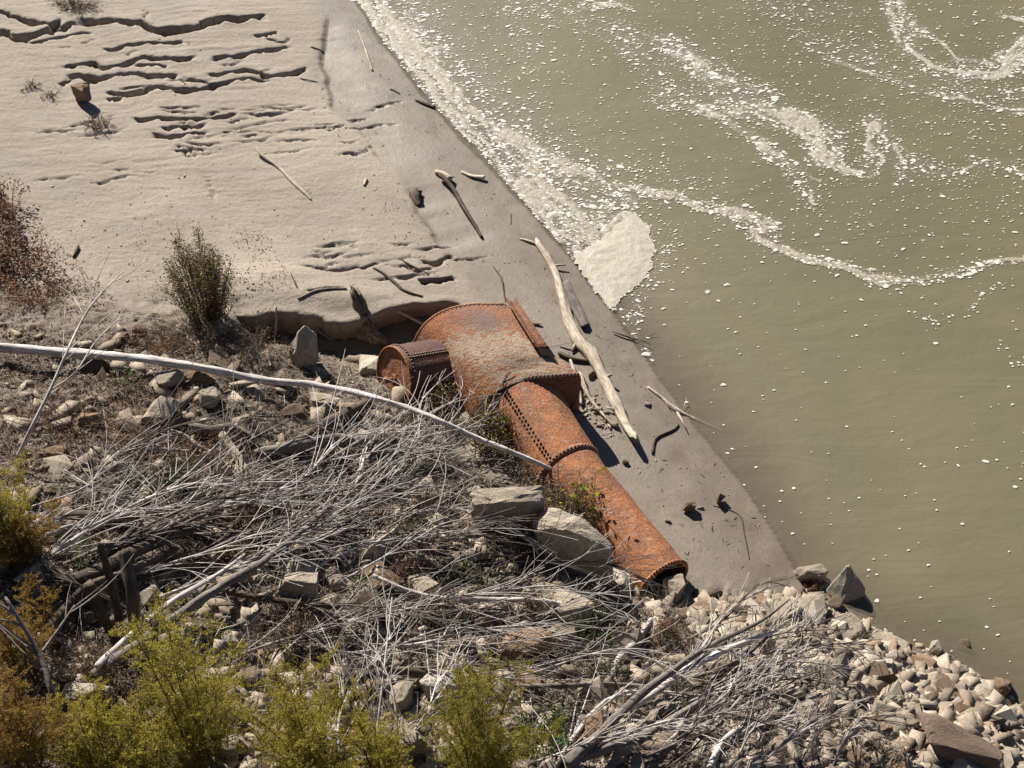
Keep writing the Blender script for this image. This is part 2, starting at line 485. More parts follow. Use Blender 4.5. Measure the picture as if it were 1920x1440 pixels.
c = g.ramp(isl, [(0, (.14, .10, .07)), (.3, (.28, .215, .155)), (.6, (.42, .34, .25)), (.88, (.60, .51, .395)), (1, (.34, .20, .11))])
c = g.mix(.3, c, g.ramp(g.noise(co, 30, 5, .7), [(.35, (.16, .12, .085)), (.65, (.62, .52, .41))]))
g.set(c, .92, .2); g.bump(g.noise(co, 45, 5, .7), .6, .015)
M_RUBBLE = g.m

def wood_mat(name, dark, mid, lite, grain=(1, 9, 9), sc_=6):
    g = NT(name); co = g.coord(grain)
    oi = g.n("ObjectInfo").outputs["Random"]
    n = g.noise(co, sc_, 6, .65, .3)
    c = g.ramp(n, [(.30, dark), (.48, mid), (.68, lite)])
    c2 = g.coord()
    c = g.mix(g.math('MULTIPLY', g.ramp(g.noise(c2, 3.5, 4, .6), [(.5, 0), (.68, 1)]), .5), c, dark)
    c = g.mix(1.0, c, g.ramp(oi, [(0, .78), (1, 1.1)]), 'MULTIPLY')
    g.set(c, .85, .25); g.bump(n, .5, .01)
    return g.m
M_BLEACH = wood_mat("bleached_wood", (.22, .16, .11), (.54, .45, .34), (.80, .71, .58))
M_GREYWOOD = wood_mat("grey_weathered_wood", (.10, .078, .062), (.23, .19, .16), (.38, .335, .30))
M_POLE = wood_mat("silvery_wood", (.30, .25, .22), (.64, .57, .52), (.92, .85, .79))
M_DARKWOOD = wood_mat("brown_wood", (.05, .035, .025), (.13, .095, .07), (.24, .18, .135))
M_BARK = wood_mat("peeling_bark", (.05, .035, .025), (.19, .13, .09), (.46, .37, .28), (1, 3, 3), 16)
M_TWIG = wood_mat("pale_twig", (.26, .21, .18), (.62, .55, .50), (.95, .88, .82), (1, 1, 1), 4)
M_TWIGB = wood_mat("brown_twig", (.10, .06, .04), (.20, .13, .09), (.32, .23, .16), (1, 1, 1), 5)

def leaf_mat(name, stops, trans=.25):
    g = NT(name); isl = g.n("NewGeometry").outputs["Random Per Island"]
    c = g.ramp(isl, stops)
    g.set(c, .65, .25)
    tl = g.n("BsdfTranslucent"); g.l(c, tl.inputs[0]); mx = g.n("MixShader"); mx.inputs[0].default_value = trans
    g.l(g.b.outputs[0], mx.inputs[1]); g.l(tl.outputs[0], mx.inputs[2]); g.l(mx.outputs[0], g.out.inputs[0])
    return g.m
M_FEATH = leaf_mat("feathery_green", [(0, (.14, .12, .018)), (.3, (.38, .33, .040)), (.65, (.56, .47, .068)), (.88, (.70, .58, .12)), (1, (.50, .28, .08))], .45)
M_FEATHD = leaf_mat("feathery_green_deep", [(0, (.12, .12, .018)), (.4, (.33, .30, .040)), (.8, (.52, .44, .07)), (1, (.46, .27, .08))], .45)
M_FEATHB = leaf_mat("feathery_rust", [(0, (.19, .11, .03)), (.4, (.43, .24, .065)), (.75, (.54, .36, .085)), (1, (.36, .33, .065))], .45)
M_BUSH = leaf_mat("bush_leaf", [(0, (.05, .03, .017)), (.55, (.13, .07, .035)), (.78, (.20, .12, .04)), (.93, (.24, .20, .04)), (1, (.45, .38, .05))])
M_RED = leaf_mat("russet_leaf", [(0, (.05, .026, .018)), (.35, (.15, .065, .035)), (.7, (.30, .13, .065)), (.9, (.42, .20, .09)), (1, (.44, .34, .24))])
M_YEL = leaf_mat("yellow_leaf", [(0, (.16, .20, .02)), (.5, (.36, .36, .03)), (.85, (.55, .45, .04)), (1, (.40, .20, .04))])
M_GREEN = leaf_mat("green_leaf", [(0, (.03, .06, .015)), (.5, (.07, .13, .03)), (1, (.15, .24, .06))])
M_SAGE = leaf_mat("sage_leaf", [(0, (.10, .11, .07)), (.5, (.22, .23, .15)), (1, (.36, .34, .24))])
M_DRYW = leaf_mat("dead_weed", [(0, (.05, .035, .025)), (.4, (.13, .09, .06)), (.7, (.24, .17, .11)), (.9, (.38, .30, .21)), (1, (.30, .13, .06))])
M_LITTER = leaf_mat("litter", [(0, (.04, .027, .018)), (.3, (.11, .075, .05)), (.55, (.17, .115, .075)), (.78, (.28, .205, .14)), (.93, (.44, .36, .27)), (1, (.24, .10, .045))], .1)
M_STRAWL = leaf_mat("pale_straw", [(0, (.06, .045, .035)), (.5, (.24, .19, .155)), (.85, (.50, .44, .39)), (1, (.85, .78, .72))], .05)
M_STRAW = leaf_mat("straw", [(0, (.16, .12, .09)), (.5, (.34, .29, .25)), (1, (.55, .50, .45))], .1)

def rust_mat(name, siltscale=1.0, base='orange'):
    g = NT(name); co = g.coord(); sil = g.attr("silt"); dk = g.attr("stain_shade")
    n = g.noise(co, 4.5, 8, .72, .9); f = g.noise(co, 42, 6, .8)
    if base == 'orange':
        c = g.ramp(n, [(.28, (.085, .034, .022)), (.40, (.28, .10, .045)), (.54, (.50, .175, .055)), (.74, (.70, .33, .12))])
        big = g.ramp(g.noise(co, 2.3, 5, .65, .8), [(.46, 0), (.60, .8)])
        c = g.mix(big, c, g.ramp(f, [(.36, (.05, .028, .025)), (.5, (.17, .085, .06)), (.66, (.30, .19, .14))]))
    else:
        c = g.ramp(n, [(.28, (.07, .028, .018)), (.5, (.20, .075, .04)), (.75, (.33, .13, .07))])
    c = g.mix(.45, c, g.ramp(f, [(.40, (.045, .022, .02)), (.48, (.34, .12, .045)), (.62, (.74, .36, .17))]))
    # dried silt film with rust blisters showing through
    sp = g.n("Mapping"); tc = g.n("TexCoord"); g.l(tc.outputs['Object'], sp.inputs[0]); sp.inputs[2].default_value = (0, 0, math.radians(-12)); sp.inputs[3].default_value = (1.0, 2.6, 1.6)
    sn = g.noise(sp.outputs[0], 11, 4, .6, .2)
    thr = g.math('SUBTRACT', g.math('MULTIPLY', sil, .19), sn)
    sm = g.ramp(g.math('ADD', thr, .868), [(.488, 0), (.525, 1)])
    sc_ = g.ramp(g.noise(co, 11, 5, .7), [(.3, (.36, .27, .19)), (.7, (.50, .41, .315))])
    c = g.mix(g.math('MULTIPLY', sm, .92), c, sc_)
    br = g.ramp(g.noise(sp.outputs[0], 26, 3, .6), [(.56, 0), (.62, 1)])
    c = g.mix(g.math('MULTIPLY', g.math('MULTIPLY', br, sm), .85), c, (.40, .15, .045))
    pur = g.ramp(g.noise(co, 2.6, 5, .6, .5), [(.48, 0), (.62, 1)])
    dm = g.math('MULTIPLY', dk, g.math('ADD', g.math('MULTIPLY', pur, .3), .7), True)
    c = g.mix(dm, c, g.ramp(f, [(.3, (.028, .018, .020)), (.7, (.11, .062, .058))]))  # dark purple patches on the hood, painted shade on the drum
    g.set(c, .78, .35)
    g.l(g.ramp(g.math('ADD', f, g.math('MULTIPLY', dm, -.25)), [(.2, .5), (.6, .9)]), g.b.inputs["Roughness"])
    g.bump(g.math('ADD', g.math('ADD', g.math('MULTIPLY', n, .6), f), g.math('MULTIPLY', g.vor(co, 30), -.5)), .7, .012)
    return g.m
M_RUST = rust_mat("rusted_plate")
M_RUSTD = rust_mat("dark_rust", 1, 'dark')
g = NT("rivet_iron"); co = g.coord()
g.set(g.ramp(g.noise(co, 25, 4, .7), [(.35, (.06, .035, .028)), (.65, (.27, .14, .09))]), .6, .5)
M_RIVET = g.m
g = NT("hole_shade"); g.set((.02, .012, .009), .95, .1); M_INNER = g.m  # near black that paints the shade inside the holes

# ------------------------------------------------------------------ ground mesh
nx, ny = len(gx), len(gy)
idx = np.arange(nx * ny).reshape(ny, nx)
F = np.stack([idx[:-1, :-1], idx[:-1, 1:], idx[1:, 1:], idx[1:, :-1]], -1).reshape(-1, 4)
WETL = wp([(612, -60), (600, 20), (590, 90), (600, 160), (640, 215), (690, 265), (735, 330), (760, 370), (800, 430), (835, 480), (870, 540), (960, 620), (1000, 760), (1150, 1000), (1250, 1100)])
wd, _ = pdist(GX, GY, WETL[::-1])
wd = wd + 0.16 * fbm(GX * 1.8, GY * 1.8, 4, 141)
WET = sst(-0.10, 0.10, wd) * 0.75 + 0.25 * sst(1.3, 0.3, SD + .15 * fbm(GX * 2, GY * 2, 3, 151))
WET = np.maximum(WET, sst(.45, .25, SD))
WET = np.maximum(WET, .9 * CUT_SHADE)  # painted cut bank shade joins the real wetness
WET = np.clip(WET + 0.30 * sst(.05, .35, fbm(GX * 1.1, GY * 2.2, 4, 161)) * (1 - WET), 0, 1)
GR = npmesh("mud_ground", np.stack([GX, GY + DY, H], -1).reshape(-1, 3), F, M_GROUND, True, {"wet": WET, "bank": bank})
tag(GR, "pale eroded silt flat rising to a rubble bank beside the river", "ground", None, "structure")

# ------------------------------------------------------------------ water
wx = stretch(np.arange(-4.0, 10.5, 0.08), -4, 10.5); wy = stretch(np.arange(7, 25, 0.08), 7, 25)
WX, WY = np.meshgrid(wx, wy)
dep = np.maximum(-hzv(WX, WY), 0)
op = 1 - np.exp(-dep / 0.075)
op = np.clip(op + .12, 0, 1)
s_, _ = pdist(WX, WY, SHORE)
sl_ = np.exp(-np.maximum(-s_, 0) / 0.9) * (0.6 + .8 * vn(WX * .7, WY * .7, 9)) * sst(24, 15, WY)
idx = np.arange(WX.size).reshape(WX.shape)
Fw = np.stack([idx[:-1, :-1], idx[:-1, 1:], idx[1:, 1:], idx[1:, :-1]], -1).reshape(-1, 4)
WA = npmesh("river_water", np.stack([WX, WY, WX * 0], -1).reshape(-1, 3), Fw, M_WATER, True, {"opacity": op, "silt": np.clip(sl_, 0, 1)})
tag(WA, "murky olive brown river water", "water", None, "structure")

# ------------------------------------------------------------------ foam
ST_ = []
def fs(pts, wpx, den, str_=1.0): ST_.append((wp(pts), wpx, den, str_))
fs([(690, -20), (730, 50), (790, 120), (850, 185), (925, 265), (1010, 350), (1090, 440)], .30, 1.05)
fs([(672, -20), (712, 55), (768, 128), (838, 212), (905, 285), (990, 378), (1082, 482)], .13, 1.2)
fs([(730, -20), (790, 70), (850, 150), (930, 230), (1010, 300), (1100, 390)], .45, .62, .6)
fs([(800, 40), (860, 130), (950, 190), (980, 240)], .5, .30, .3)
fs([(840, 180), (900, 225), (960, 255), (1050, 305), (1150, 350), (1250, 372)], .16, 1.0)
fs([(960, 270), (1060, 340), (1150, 390), (1100, 440), (1060, 420), (1000, 350)], .40, .95)
fs([(1000, 250), (1100, 300), (1200, 320), (1290, 350)], .30, .42, .5)
fs([(1200, 368), (1280, 374), (1350, 392), (1420, 405), (1450, 418)], .13, 1.15)
fs([(1370, 400), (1410, 420), (1435, 432)], .20, 1.0)
fs([(1410, 440), (1450, 465), (1520, 487), (1580, 500), (1630, 521), (1720, 529), (1790, 515), (1860, 492), (1940, 486)], .085, 1.25)
fs([(1500, 472), (1570, 492), (1640, 510)], .05, .7)
fs([(955, -20), (975, 60), (1000, 130)], .25, .42, .4)
fs([(1000, 0), (1080, 40), (1180, 65), (1240, 85), (1300, 110), (1370, 150), (1440, 180)], .28, .62)
fs([(1150, 60), (1200, 120), (1270, 185), (1360, 205)], .30, .55, .7)
fs([(1100, 10), (1150, 12), (1172, 14)], .13, 1.15)
fs([(1250, 80), (1310, 130), (1380, 190), (1450, 215), (1520, 240), (1550, 275), (1548, 298)], .28, .78)
fs([(1480, 215), (1510, 235), (1535, 262), (1545, 285)], .26, 1.35)
fs([(1340, 215), (1400, 250), (1450, 290), (1500, 340), (1530, 380)], .13, .85)
fs([(1430, 265), (1490, 310), (1530, 345)], .08, .7)
fs([(1220, 190), (1300, 205), (1400, 215), (1480, 235)], .20, .7)
fs([(1558, 298), (1590, 325), (1622, 328), (1642, 300), (1625, 270), (1635, 235)], .17, 1.0)
fs([(1640, 220), (1665, 260), (1690, 300), (1690, 330)], .18, .72)
fs([(1690, 280), (1750, 320), (1800, 325), (1850, 305), (1920, 325)], .14, .62)
fs([(1670, -20), (1690, 40), (1705, 90), (1740, 125), (1800, 140), (1870, 140), (1935, 90)], .24, .95)
fs([(1715, 40), (1760, 80), (1800, 112), (1860, 122)], .08, .9)
fs([(1880, 28), (1940, 42)], .08, 1.3)
fs([(1880, 110), (1940, 60)], .14, 1.1)
fs([(1530, 80), (1620, 110), (1720, 155), (1850, 180), (1940, 172)], .34, .45, .5)
fs([(1560, 115), (1660, 150), (1780, 185), (1940, 215)], .09, .75)
fs([(1380, 0), (1500, 20), (1650, 30)], .4, .26, .3)
fs([(1080, 490), (1140, 560), (1180, 610), (1215, 670)], .09, .5, .2)
fs([(1180, 440), (1240, 430), (1250, 480), (1200, 560), (1170, 620)], .16, .42, .2)
fs([(1710, 585), (1760, 600), (1810, 590), (1850, 550), (1880, 535)], .05, .30, .2)
fs([(1860, 640), (1930, 700)], .05, .30, .2)
def foam_density(X, Y):
    D = np.zeros(np.shape(X)); D2 = np.zeros(np.shape(X))
    for P, wd_, den, st in ST_:
        x0 = min(p[0] for p in P) - 3 * wd_; x1 = max(p[0] for p in P) + 3 * wd_; y0 = min(p[1] for p in P) - 3 * wd_; y1 = max(p[1] for p in P) + 3 * wd_
        m = (X > x0) & (X < x1) & (Y > y0) & (Y < y1)
        if not m.any(): continue
        xm, ym = X[m], Y[m]
        w1 = .10 * fbm(xm * 2.2, ym * 2.2, 3, 171)
        d, t = pdist(xm + w1, ym + w1, P)
        strand = fbm(t * 6 + P[0][0], d * 14 / max(wd_ / .2, .6), 3, 181)
        a = den * np.exp(-(d / wd_) ** 2) * (1 + 1.0 * st * strand) * (.75 + .5 * vn(t * 5, t * 0 + P[0][1]))
        D[m] = np.maximum(D[m], a); D2[m] += .35 * a
    return np.clip(D * .8 + D2 * .5, 0, 1.6)
fx = np.arange(-4.2, 10.3, 0.022); fy = np.arange(11.5, 25, 0.022)
FX, FY = np.meshgrid(fx, fy)
sdist, _ = pdist(FX, FY, SHORE)
seen = (sdist < -0.0)
DEN = foam_density(FX, FY) * seen
cell = fbm(FX * 9, FY * 13, 3, 191) * .30 + fbm(FX * 24, FY * 34, 2, 201) * .34
COV = (DEN + cell - .86) * 2.2 + .55
COV = np.maximum(COV, np.where(DEN > .15, np.clip(DEN - .05, 0, .8) * .60 + .12 * cell, 0))
mask = (COV > .02) & seen
jx = .008 * (nrg.random(FX.shape) - .5) * 2; jy = .008 * (nrg.random(FX.shape) - .5) * 2
fz = 0.006 + .010 * np.clip(DEN - .8, 0, .6) + .003 * nrg.random(FX.shape)
idx = np.arange(FX.size).reshape(FX.shape)
q = mask[:-1, :-1]
quads = np.stack([idx[:-1, :-1][q], idx[:-1, 1:][q], idx[1:, 1:][q], idx[1:, :-1][q]], -1)
used = np.unique(quads); remap = np.zeros(FX.size, int); remap[used] = np.arange(len(used))
sheetV = np.stack([FX + jx, FY + jy, fz], -1).reshape(-1, 3)[used]
sheetF = remap[quads]; used0 = used
sheetF = np.concatenate([sheetF[:, [0, 1, 2]], sheetF[:, [0, 2, 3]]])
# flecks
N = 240000
uu = nrg.random(N) * 2000 - 40; vv = nrg.random(N) * 1360 - 40
X, Y = at(uu, vv)
sdn, _ = pdist(X, Y, SHORE)
bgd = .034 + .04 * sst(620, 0, vv) + .06 * sst(430, 340, vv) * sst(1200, 1500, uu)
bgd = np.where(vv > 500, .0075 + .022 * sst(600, 500, vv), bgd)
bgd *= (.5 + 1.1 * vn(X * .9, Y * .9, 77))
pr = np.clip(foam_density(X, Y) * .75, 0, .9) + bgd
keep = (nrg.random(N) < pr * np.where(pr > .4, .50, .66)) & (sdn < -0.01) & (hzv(X, Y) < -.001)
X, Y, vv, prk = X[keep], Y[keep], vv[keep], pr[keep]
n = len(X)
r = .006 + .010 * nrg.random(n) ** 2 + .017 * (nrg.random(n) > .93) * nrg.random(n)
r = r * .92 * (1 + .45 * (prk > .4)) * np.where(vv > 520, 1.15, 1.0)
K = 7
ang = np.arange(K) / K * 2 * np.pi
rr = r[:, None] * (.7 + .6 * nrg.random((n, K)))
rot = nrg.normal(0, .35, n)
el = 1.15 + .9 * nrg.random(n)
lx = np.cos(ang)[None] * rr * el[:, None]; ly = np.sin(ang)[None] * rr * .95
vx = X[:, None] + lx * np.cos(rot)[:, None] - ly * np.sin(rot)[:, None]
vy = Y[:, None] + lx * np.sin(rot)[:, None] + ly * np.cos(rot)[:, None]
ring = np.stack([vx, vy, np.full_like(vx, .008)], -1).reshape(-1, 3)
cen = np.stack([X, Y, .010 + r * .22], -1)
b0 = len(sheetV); cb = b0 + n * K
i0 = (b0 + np.arange(n) * K)[:, None] + np.arange(K)[None]
i1 = (b0 + np.arange(n) * K)[:, None] + ((np.arange(K) + 1) % K)[None]
ic = np.repeat((cb + np.arange(n))[:, None], K, 1)
ff = np.stack([i0, i1, ic], -1).reshape(-1, 3)
FO = npmesh("river_foam", np.concatenate([sheetV, ring, cen]), np.concatenate([sheetF, ff]), M_FOAM, False, {'cover': np.concatenate([np.clip(COV.reshape(-1)[used0], 0, 1), np.full(len(ring) + len(cen), 3.)])})
tag(FO, "cream foam flecks and swirling foam streaks drifting on the river", "foam", None, "stuff")

def inpoly(px, py, poly):
    c = np.zeros(np.shape(px), bool); j = len(poly) - 1
    for i in range(len(poly)):
        xi, yi = poly[i]; xj, yj = poly[j]
        c ^= ((yi > py) != (yj > py)) & (px < (xj - xi) * (py - yi) / (yj - yi + 1e-12) + xi)
        j = i
    return c
# thick foam raft held against the bank
RAFT = wp([(1068, 482), (1090, 468), (1120, 455), (1140, 432), (1165, 405), (1195, 402), (1218, 430), (1224, 470), (1222, 505), (1196, 540), (1165, 562), (1150, 584), (1128, 560), (1100, 528)])
rx = np.arange(min(p[0] for p in RAFT) - .1, max(p[0] for p in RAFT) + .1, .02); ry = np.arange(min(p[1] for p in RAFT) - .1, max(p[1] for p in RAFT) + .1, .02)
RX, RY = np.meshgrid(rx, ry)
dR, _ = pdist(RX, RY, RAFT + [RAFT[0]]); ins = inpoly(RX + .11 * fbm(RX * 6, RY * 6, 4, 5, .7), RY + .11 * fbm(RX * 6, RY * 6, 4, 8, .7), RAFT)
RZ = .008 + np.clip(np.abs(dR), 0, .2) * .05 + .010 * np.abs(fbm(RX * 3, RY * 5, 4, 211)) + .003 * fbm(RX * 16, RY * 16, 2, 215)
idx = np.arange(RX.size).reshape(RX.shape); q = ins[:-1, :-1]
quads = np.stack([idx[:-1, :-1][q], idx[:-1, 1:][q], idx[1:, 1:][q], idx[1:, :-1][q]], -1)
used = np.unique(quads); remap = np.zeros(RX.size, int); remap[used] = np.arange(len(used))
ra = npmesh("foam_raft", np.stack([RX, RY, RZ], -1).reshape(-1, 3)[used], remap[quads], M_RAFT, True)
tag(ra, "thick cream foam mass piled against the muddy shoreline", "foam")

# ------------------------------------------------------------------ rocks
def rock_mesh(name, seed, mat, sub=0, pts=14, amp=.05, flat=1.0, hull=None):
    rg = random.Random(seed)
    bm = bmesh.new()
    if not hull and pts <= 9:
        hull = [(sx * rg.uniform(.45, 1), sy * rg.uniform(.45, 1), sz * rg.uniform(.4, 1)) for sx in (-1, 1) for sy in (-1, 1) for sz in (-1, 1)]
        for _ in range(2): hull.pop(rg.randrange(len(hull)))
        hull.append((rg.uniform(-.4, .4), rg.uniform(-.4, .4), 1.0))
    for h_ in (hull or []): bm.verts.new(h_)
    for _ in range(0 if hull else pts):
        p = Vector((rg.gauss(0, 1), rg.gauss(0, 1), rg.gauss(0, 1))).normalized()
        p = Vector([math.copysign(abs(c_) ** .75, c_) for c_ in p])
        bm.verts.new(p * (0.85 + .25 * rg.random()))
    bmesh.ops.convex_hull(bm, input=list(bm.verts))
    loose = [v for v in bm.verts if not v.link_faces]
    bmesh.ops.delete(bm, geom=loose, context='VERTS')
    lo = [min(v.co[i] for v in bm.verts) for i in range(3)]; hi = [max(v.co[i] for v in bm.verts) for i in range(3)]
    for v in bm.verts:
        v.co = Vector([(v.co[i] - (lo[i] + hi[i]) / 2) / ((hi[i] - lo[i]) / 2) for i in range(3)])
    if sub:
        bmesh.ops.bevel(bm, geom=list(bm.edges), offset=(.055 if sub > 1 else .02), segments=1, affect='EDGES')
        bmesh.ops.triangulate(bm, faces=list(bm.faces))
        bmesh.ops.subdivide_edges(bm, edges=list(bm.edges), cuts=sub, use_grid_fill=True)
        off = Vector((rg.random() * 50, rg.random() * 50, rg.random() * 50))
        bm.normal_update()
        if sub < 2: amp *= .55
        for v in bm.verts:
            n_ = mnoise.fractal(v.co * 1.6 + off, 1.0, 2.0, 4) * amp * 1.6 + mnoise.fractal(v.co * 6 + off, 1.0, 2.0, 3) * amp * .5
            v.co += v.normal * n_
            lay = 0 if sub < 2 else math.sin((v.co.z + .25 * v.co.x) * 11 + n_ * 20) * amp * .25
            v.co += Vector((v.co.x, v.co.y, 0)) * lay
    me = bpy.data.meshes.new(name)
    bm.to_mesh(me); bm.free(); me.materials.append(mat)
    return me
def boulder(u, v, wpx, hpx, label, mat=None, name="boulder", seed=None, rz=None, sink=.35, sub=3, pts=15, ht=1.0, amp=.05, group=None, yaw=None, hull=None):
    seed = seed if seed is not None else int(u * 7 + v)
    lift = 0
    p = G(u, v, 0)
    k = ppm(*p)
    a = wpx / 2 / k; b = hpx / 2 / k
    c_ = (rz if rz else b * ht)
    p = G(u, v, c_ * (1 - 2 * sink) )
    o = bpy.data.objects.new(name, rock_mesh(name, seed, mat or M_ROCK, sub, pts, amp, 1, hull)); link(o)
    rg = random.Random(seed)
    o.location = p; o.scale = (a, b, c_)
    o.rotation_euler = (rg.uniform(-.12, .12), rg.uniform(-.12, .12), (rg.uniform(-.3, .3) if yaw is None else yaw))
    return tag(o, label, "rock" if name != "boulder" else "boulder", group)

# ------------------------------------------------------------------ driftwood
def spline(P, n):
    P = [Vector(p) for p in P]
    if len(P) == 2: return [P[0].lerp(P[1], i / n) for i in range(n + 1)]
    out = []; m = len(P) - 1
    for i in range(n + 1):
        t = i / n * m; k = min(int(t), m - 1); f = t - k
        a = P[max(k - 1, 0)]; b = P[k]; c_ = P[k + 1]; d = P[min(k + 2, m)]
        out.append(0.5 * ((2 * b) + (c_ - a) * f + (2 * a - 5 * b + 4 * c_ - d) * f * f + (3 * b - a - 3 * c_ + d) * f ** 3))
    return out
def place_pts(pts, r):
    out = []
    for i, p in enumerate(pts):
        lift = p[2] if len(p) > 2 else 0
        rr = r[0] + (r[-1] - r[0]) * i / max(len(pts) - 1, 1)
        out.append(G(p[0], p[1], lift + rr * .8))
    return out
def local_tube(W, R, sides, wob, seed, jag=0.0, flat=1.0):
    """tube about its own first point with local X along its length"""
    org = W[0].copy(); d = W[-1] - W[0]
    q = d.to_track_quat('X', 'Z')
    mb = MB(); qi = q.inverted()
    L = [qi @ (p - org) for p in W]
    rg = random.Random(seed); n = len(L)
    off = Vector((rg.random() * 30, rg.random() * 30, 0))
    for i, p in enumerate(L):
        t = (L[min(i + 1, n - 1)] - L[max(i - 1, 0)]).normalized()
        a = t.cross(Vector((0, 0, 1))).normalized(); b = a.cross(t).normalized()
        for k in range(sides):
            an = 2 * math.pi * k / sides
            dirv = a * math.cos(an) + b * math.sin(an) * flat
            nz = mnoise.fractal(Vector((p.x * 3, math.cos(an) * 1.3, math.sin(an) * 1.3)) + off, 1, 2, 3)
            rr = R[i] * (1 + wob * nz)
            e = 0
            if jag and i in (0, n - 1): e = rg.uniform(-jag, jag)
            mb.v.append(tuple(p + dirv * rr + t * e))
        if i:
            for k in range(sides):
                s0 = (i - 1) * sides; k2 = (k + 1) % sides
                mb.f.append((s0 + k, s0 + k2, s0 + sides + k2, s0 + sides + k))
    mb.f.append(tuple(range(sides))[::-1]); mb.f.append(tuple((n - 1) * sides + k for k in range(sides)))
    return mb, org, q
def log(name, pts, r, label, mat, cat="driftwood", seg=None, sides=12, wob=.35, jag=0.02, flat=1.0, stubs=(), group=None, smooth=True):
    W = place_pts(pts, r)
    L = sum((W[i + 1] - W[i]).length for i in range(len(W) - 1))
    n = seg or max(8, int(L / .06))
    C = spline(W, n)
    R = [np.interp(i / n, np.linspace(0, 1, len(r)), r) for i in range(n + 1)]
    mb, org, q = local_tube(C, R, sides, wob, int(pts[0][0] * 3 + pts[0][1]), jag, flat)
    o = mb.build(name, mat, None, smooth)
    o.location = org; o.rotation_mode = 'QUATERNION'; o.rotation_quaternion = q
    tag(o, label, cat, group)
    qi = q.inverted()
    for (t, du, dv, dz, rs) in stubs:       # side stubs, a part each
        i = int(t * n); c0 = C[i]
        k = ppm(*c0); e = c0 + Vector((du / k, -dv / k / ST * .75, dz))
        m2 = MB(); a = qi @ (c0 - org); b = qi @ (e - org)
        m2.tube([a, a.lerp(b, .5) + Vector((0, 0, .01)), b], [rs, rs * .8, rs * .45], 7, True, .2)
        m2.build("branch_stub", mat, o, True)
    return o

# ------------------------------------------------------------------ the rusted riveted vessel
def catmull(a, n):
    a = np.asarray(a, float); m = len(a) - 1; out = []
    for i in range(n):
        t = i / (n - 1) * m; k = min(int(t), m - 1); f = t - k
        p0, p1, p2, p3 = a[max(k - 1, 0)], a[k], a[k + 1], a[min(k + 2, m)]
        out.append(.5 * ((2 * p1) + (p2 - p0) * f + (2 * p0 - 5 * p1 + 4 * p2 - p3) * f * f + (3 * p1 - p0 - 3 * p2 + p3) * f ** 3))
    return np.array(out)
def surf(name, A, mat, parent, silt=None, stain_shade=None, thick=.018, closeu=False, loc=None):
    nu, nv = A.shape[:2]
    idx = np.arange(nu * nv).reshape(nu, nv)
    if closeu:
        idc = np.concatenate([idx, idx[:, :1]], 1)
    else: idc = idx
    Fq = np.stack([idc[:-1, :-1], idc[:-1, 1:], idc[1:, 1:], idc[1:, :-1]], -1).reshape(-1, 4)
    V = A.reshape(-1, 3) - np.array(loc)[None]
    z = np.zeros(nu * nv)
    o = npmesh(name, V, Fq, mat, True, {"silt": z if silt is None else silt.reshape(-1), "stain_shade": z if stain_shade is None else stain_shade.reshape(-1)})
    if parent: o.parent = parent
    if thick:
        md = o.modifiers.new("thickness", 'SOLIDIFY'); md.thickness = thick; md.offset = 0
    return o
ORG = P3(960, 740, .12)
VES = empty("riveted_vessel", ORG, "rusty riveted iron vessel with side drum and long tapering pipe lying on mud", "machinery")
LOC = tuple(ORG)
def rivets(name, pts, parent, r=.0115, both=0, lift=None, mat=None):
    """rivet heads riveted into the mesh of the plate that carries them"""
    me = parent.data; bm = bmesh.new(); bm.from_mesh(me)
    mi = len(me.materials); me.materials.append(mat or M_RIVET)
    V, F = ICO
    for p in pts:
        vs = [bm.verts.new((p[0] - LOC[0] + x * r, p[1] - LOC[1] + y * r, p[2] - LOC[2] + z * r)) for x, y, z in V]
        for f in F:
            q = bm.faces.new([vs[i] for i in f]); q.material_index = mi; q.smooth = True
    bm.to_mesh(me); bm.free()
def resample(C, step):
    C = np.asarray(C, float); d = np.r_[0, np.cumsum(np.linalg.norm(np.diff(C, axis=0), axis=1))]
    n = max(2, int(d[-1] / step)); s = np.linspace(0, d[-1], n)
    return np.stack([np.interp(s, d, C[:, k]) for k in range(3)], -1)

R0 = [(773, 652, .22), (779, 636, .38), (788, 619, .53), (803, 602, .66), (823, 588, .77), (845, 578.5, .85), (868, 573, .90), (893, 571, .92), (918, 571, .92), (945, 571, .90)]
R1 = [(803, 692, .18), (811, 674, .38), (823, 656, .54), (840, 643, .68), (862, 632, .79), (888, 624, .87), (913, 618, .92), (936, 614, .94), (957, 611, .93), (976, 608, .90)]
R2 = [(838, 738, .14), (846, 719, .36), (858, 702, .53), (875, 689, .68), (898, 679, .79), (925, 671, .86), (950, 665, .90), (972, 660, .92), (992, 656, .91), (1010, 653, .87)]
R3 = [(862, 768, .12), (870, 749, .34), (882, 732, .51), (898, 718, .65), (920, 706, .75), (946, 697, .81), (973, 690, .84), (1000, 685, .86), (1026, 681, .85), (1050, 678, .81)]
R4 = [(880, 795, .10), (888, 775, .32), (900, 757, .48), (918, 743, .61), (940, 731, .70), (965, 720, .77), (993, 711, .80), (1022, 708, .82), (1052, 706, .80), (1082, 705, .75)]
def w3(L): return np.array([tuple(P3(*p)) for p in L])
rows = [w3(R) for R in (R0, R1, R2, R3, R4)]
ext = []
axd = (rows[4][6] - rows[0][6]); axd[2] = 0; axd /= np.linalg.norm(axd)
side = np.array([-axd[1], axd[0], 0]);  # to the river side
if side[0] < 0: side = -side
for Rw in rows:
    e = Rw[-1]
    ext.append(np.vstack([Rw, e + side * .05 + np.array([0, 0, -.06]), e + side * .06 + np.array([0, 0, -.28]), e - side * .02 + np.array([0, 0, -.52]), e - side * .18 + np.array([0, 0, -.78])]))
grid = catmull(np.stack([catmull(e, 60) for e in ext]), 48)
